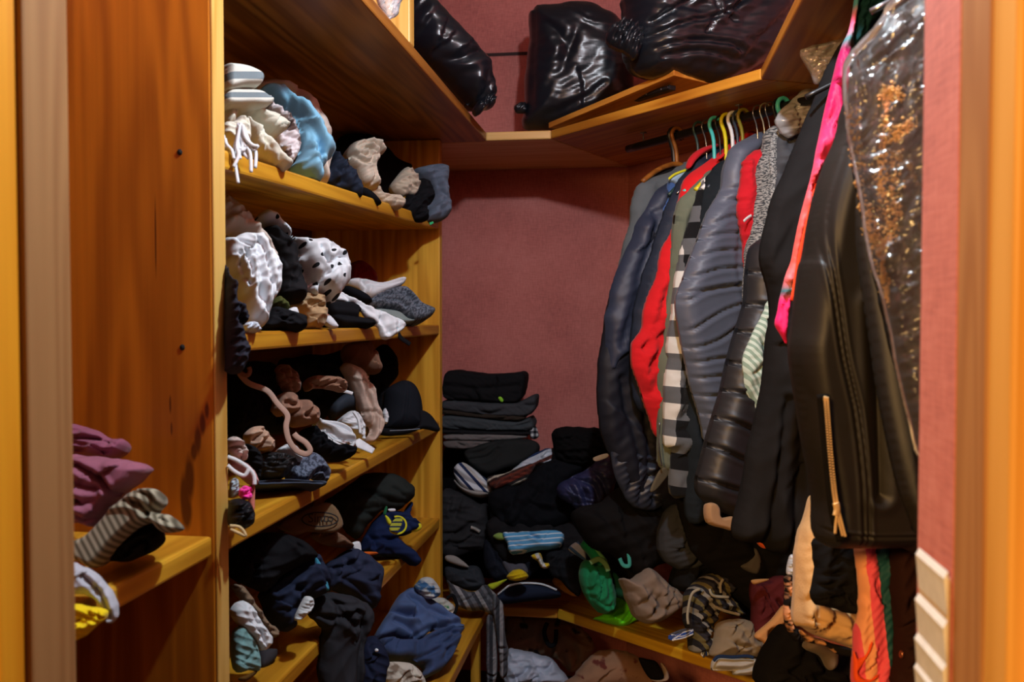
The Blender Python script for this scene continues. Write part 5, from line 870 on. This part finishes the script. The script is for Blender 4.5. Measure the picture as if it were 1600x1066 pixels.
# right end of the bench
g = thing('fringed_scarf', 'dark plaid scarf with blue and white fringe on the bench', 'scarf', at0(25, (280,760), ('z',ZE)))
FSC = fab((46,46,54), 'multi', [(46,46,54),(30,30,36),(128,126,120),(40,40,46),(100,92,60)], p=.045, ang=60)
B('bunch', None, None, 25, [225,410,290,330,380,265,470,270,520,350,515,440,600,560,560,580,470,540,400,560,380,640,350,700,380,790,372,860,310,840,255,840,240,700,210,590], ('y',2.5), FSC, yaw=25, tilt=15, tf=.05, tb=.06, R=10, folds=[(60,16,.008)], parent=g)
rnd = random.Random(11)
for k in range(22):
    c_ = [plain((196,200,206), .9), fab((36,70,150)), fab((70,74,86))][k % 3]
    if k % 2: l = [(250,690+rnd.uniform(-10,20)),(180,700+rnd.uniform(-20,40)),(60+rnd.uniform(0,40),715+rnd.uniform(0,60))]
    else: l = [(320+rnd.uniform(-20,40),680),(330+rnd.uniform(-20,25),770),(310+rnd.uniform(0,55),860+rnd.uniform(-10,30))]
    strap('fringe', 25, l, ('y',2.44), .0028, c_, 25, 20, parent=g, seg=5, flat=.8, anc=(250,760))
for l in ((215,640,210,560,240,420,300,380),(372,380,400,430,515,440),(400,505,480,540,595,570),(455,410,452,350,472,308)):
    strap('fringe', 25, C(*l), ('y',2.43), .004, fab((150,146,130)), 25, 20, parent=g, seg=6, flat=.5, anc=(350,500))
g = thing('sun_cap', 'grey beige cloth cap with navy stripe lying on the bench', 'cap', at0(25, (600,1010), ('z',ZE)))
CAPF = fab((134,120,100), bump=.4)
B('crown', None, None, 25, [385,860,405,760,430,650,480,612,560,600,640,605,690,660,695,740,760,770,815,830,800,880,740,890,690,885,560,880,420,880], ('y',2.44), CAPF, yaw=20, tilt=20, tf=.06, tb=.06, R=26, folds=(30,40,.005), parent=g, cre=[(C(500,625,560,700,640,830),.006,3),(C(700,860,720,810,790,800),.012,3)])
bo = B('brim', None, None, 25, [392,965,400,905,440,880,560,890,690,895,810,880,760,920,740,975,690,1012,560,1015,545,985,420,985], ('y',2.39), fab((176,172,164), bump=.35), yaw=20, tilt=25, tf=.02, tb=.03, R=8, parent=g, cre=[(C(400,970,600,975,740,920),.012,2.5)])
strap('stripe', 25, C(400,910,440,878,540,882,640,875,695,886), ('y',2.362), .0042, fab((32,48,78)), 20, 25, parent=bo, flat=.4)
B('maroon_bag', 'maroon cloth shopper standing at the right of the bench', 'bag', 25, [686,340,800,310,935,290,930,510,830,610,705,715,690,560], ('y',2.45), fab((84,32,34)), yaw=10, tf=.03, tb=.05, R=9, folds=(10,40,.004))
B('tan_belt', 'tan fabric strap running down to the cloth cap', 'strap', 25, [705,725,830,610,925,500,922,630,800,690,815,830,760,770], ('y',2.35), fab((196,140,84)), yaw=15, tilt=10, tf=.012, tb=.02, R=6)
B('tan_flap', 'small tan flap at the top of the maroon bag', 'flap', 25, [684,312,800,305,800,318,720,344,690,342], ('y',2.38), fab((170,124,74)), yaw=10, tilt=20, tf=.006, tb=.01, cell=1.5)
B('grey_tote', 'grey cloth corner standing in the dark heap below the coats', 'cloth', 25, [590,215,640,170,700,75,745,150,740,230,700,275], ('y',2.5), fab((82,78,74)), yaw=15, tf=.02, tb=.04, R=8)
B('orange_glove', 'orange cloth tip under the hem of the black coat', 'cloth', 25, [728,40,770,34,806,42,806,80,760,78], ('y',2.4), fab((220,90,30)), yaw=15, tf=.012, tb=.02)
B('floral_blouse', 'black blouse with peach floral print beside the tan coat', 'blouse', 25, [930,300,1000,290,1012,400,1000,560,990,650,1060,700,1085,760,1000,760,950,690,925,560,935,420], ('y',1.62), fab((24,22,22), 'blotch', (226,160,116), p=.035, d=.53), yaw=10, tf=.012, tb=.02, R=6, folds=(5,14,.004))
B('floral_hem', 'peach floral hem showing under the tan coat', 'hem', 13, [820,800,870,830,960,862,1095,900,1092,935,1010,925,940,880,850,860], ('y',1.56), fab((26,23,22), 'blotch', (220,160,110), p=.035, d=.53), yaw=10, tf=.01, tb=.02, R=5)
B('clear_sleeve', 'clear plastic sleeve corner beside the tan coat', 'wrapper', 25, [938,260,960,140,1000,140,1015,290,970,285], ('y',1.66), film((215,220,230), .4), yaw=10, tf=.012, tb=.012, folds=(50,10,.005))
B('grey_ankle_sock', 'grey wool sock hanging under the tan coat', 'sock', 13, [836,892,880,838,992,880,1004,970,962,1004,920,935], ('y',1.85), fab((112,96,78), bump=.5), yaw=10, tf=.025, tb=.03)
B('dark_blanket', 'black blanket bunched below the tan coat at the floor', 'blanket', 13, [650,905,742,780,800,800,860,868,1000,930,1100,940,1110,1110,630,1110], ('y',1.95), fab((22,21,22)), yaw=10, tf=.06, tb=.12, folds=[(40,40,.008)])
B('black_trousers_heap', 'black trousers heaped behind the fringed scarf', 'trousers', 25, [150,190,300,120,520,150,600,220,690,330,690,600,600,560,520,440,470,270,380,260,290,320,200,400,110,350], ('y',2.66), fab((21,21,22)), yaw=20, tilt=15, tf=.05, tb=.10, folds=[(40,30,.008)])
B('black_knit_heap', 'black knit at the back of the heap under the hanging coats', 'knitwear', 0, [1060,770,1100,790,1180,800,1250,830,1260,900,1240,960,1180,960,1120,900,1080,860], ('y',2.55), fab((19,18,18)), yaw=15, tf=.06, tb=.10, folds=(40,40,.007))
# below the bench
B('white_plastic_bag', 'white plastic carrier bag on the floor under the bench', 'plastic bag', 6, [455,885,560,886,640,905,722,935,765,992,810,1090,455,1090], ('y',3.0), plain((186,196,214), .45, 0, .5, .3, 30), yaw=5, tilt=15, tf=.06, tb=.10, R=20, folds=[(50,26,.008),(100,40,.006)])
B('olive_patterned_bag', 'taupe bag with dark straps under the short back shelf', 'bag', 6, [440,700,560,690,700,690,860,740,960,830,950,900,830,1010,745,935,640,905,455,882], ('y',3.2), fab((140,112,84), 'blotch', (36,32,28), p=.06, d=.62), yaw=5, tilt=5, tf=.05, tb=.10, folds=(20,50,.006))
strap('bag_handle', 6, C(690,720,672,780,700,850,735,840,742,760), ('y',3.12), .008, BLK, label='black handle loop of the bag under the shelf', cat='handle', flat=.4)
B('peach_print_bag', 'peach bag with reddish print under the diagonal bench', 'bag', 6, [800,1090,850,1030,900,960,960,905,1040,875,1150,890,1230,925,1290,1000,1320,1090], ('y',2.9), fab((150,116,92), 'blotch', (104,50,44), p=.06, d=.6), yaw=10, tilt=15, tf=.06, tb=.10, folds=(40,70,.004), auto=2)
g = thing('sandal', 'black and beige sandal under the diagonal bench', 'sandal', at0(6, (1310,1050), ('y',2.75)))
B('upper', None, None, 6, [1228,930,1280,935,1330,952,1368,1040,1300,1052,1260,1010], ('y',2.75), fab((20,19,20)), yaw=15, tf=.02, tb=.04, R=8, parent=g)
B('sole', 'beige sole', None, 6, [1290,1052,1368,1042,1350,955,1385,985,1396,1050,1340,1066], ('y',2.75), fab((150,128,108)), yaw=15, tf=.015, tb=.02, R=5, parent=g)
for o in bpy.data.objects:
    if '_w' in o: del o['_w']
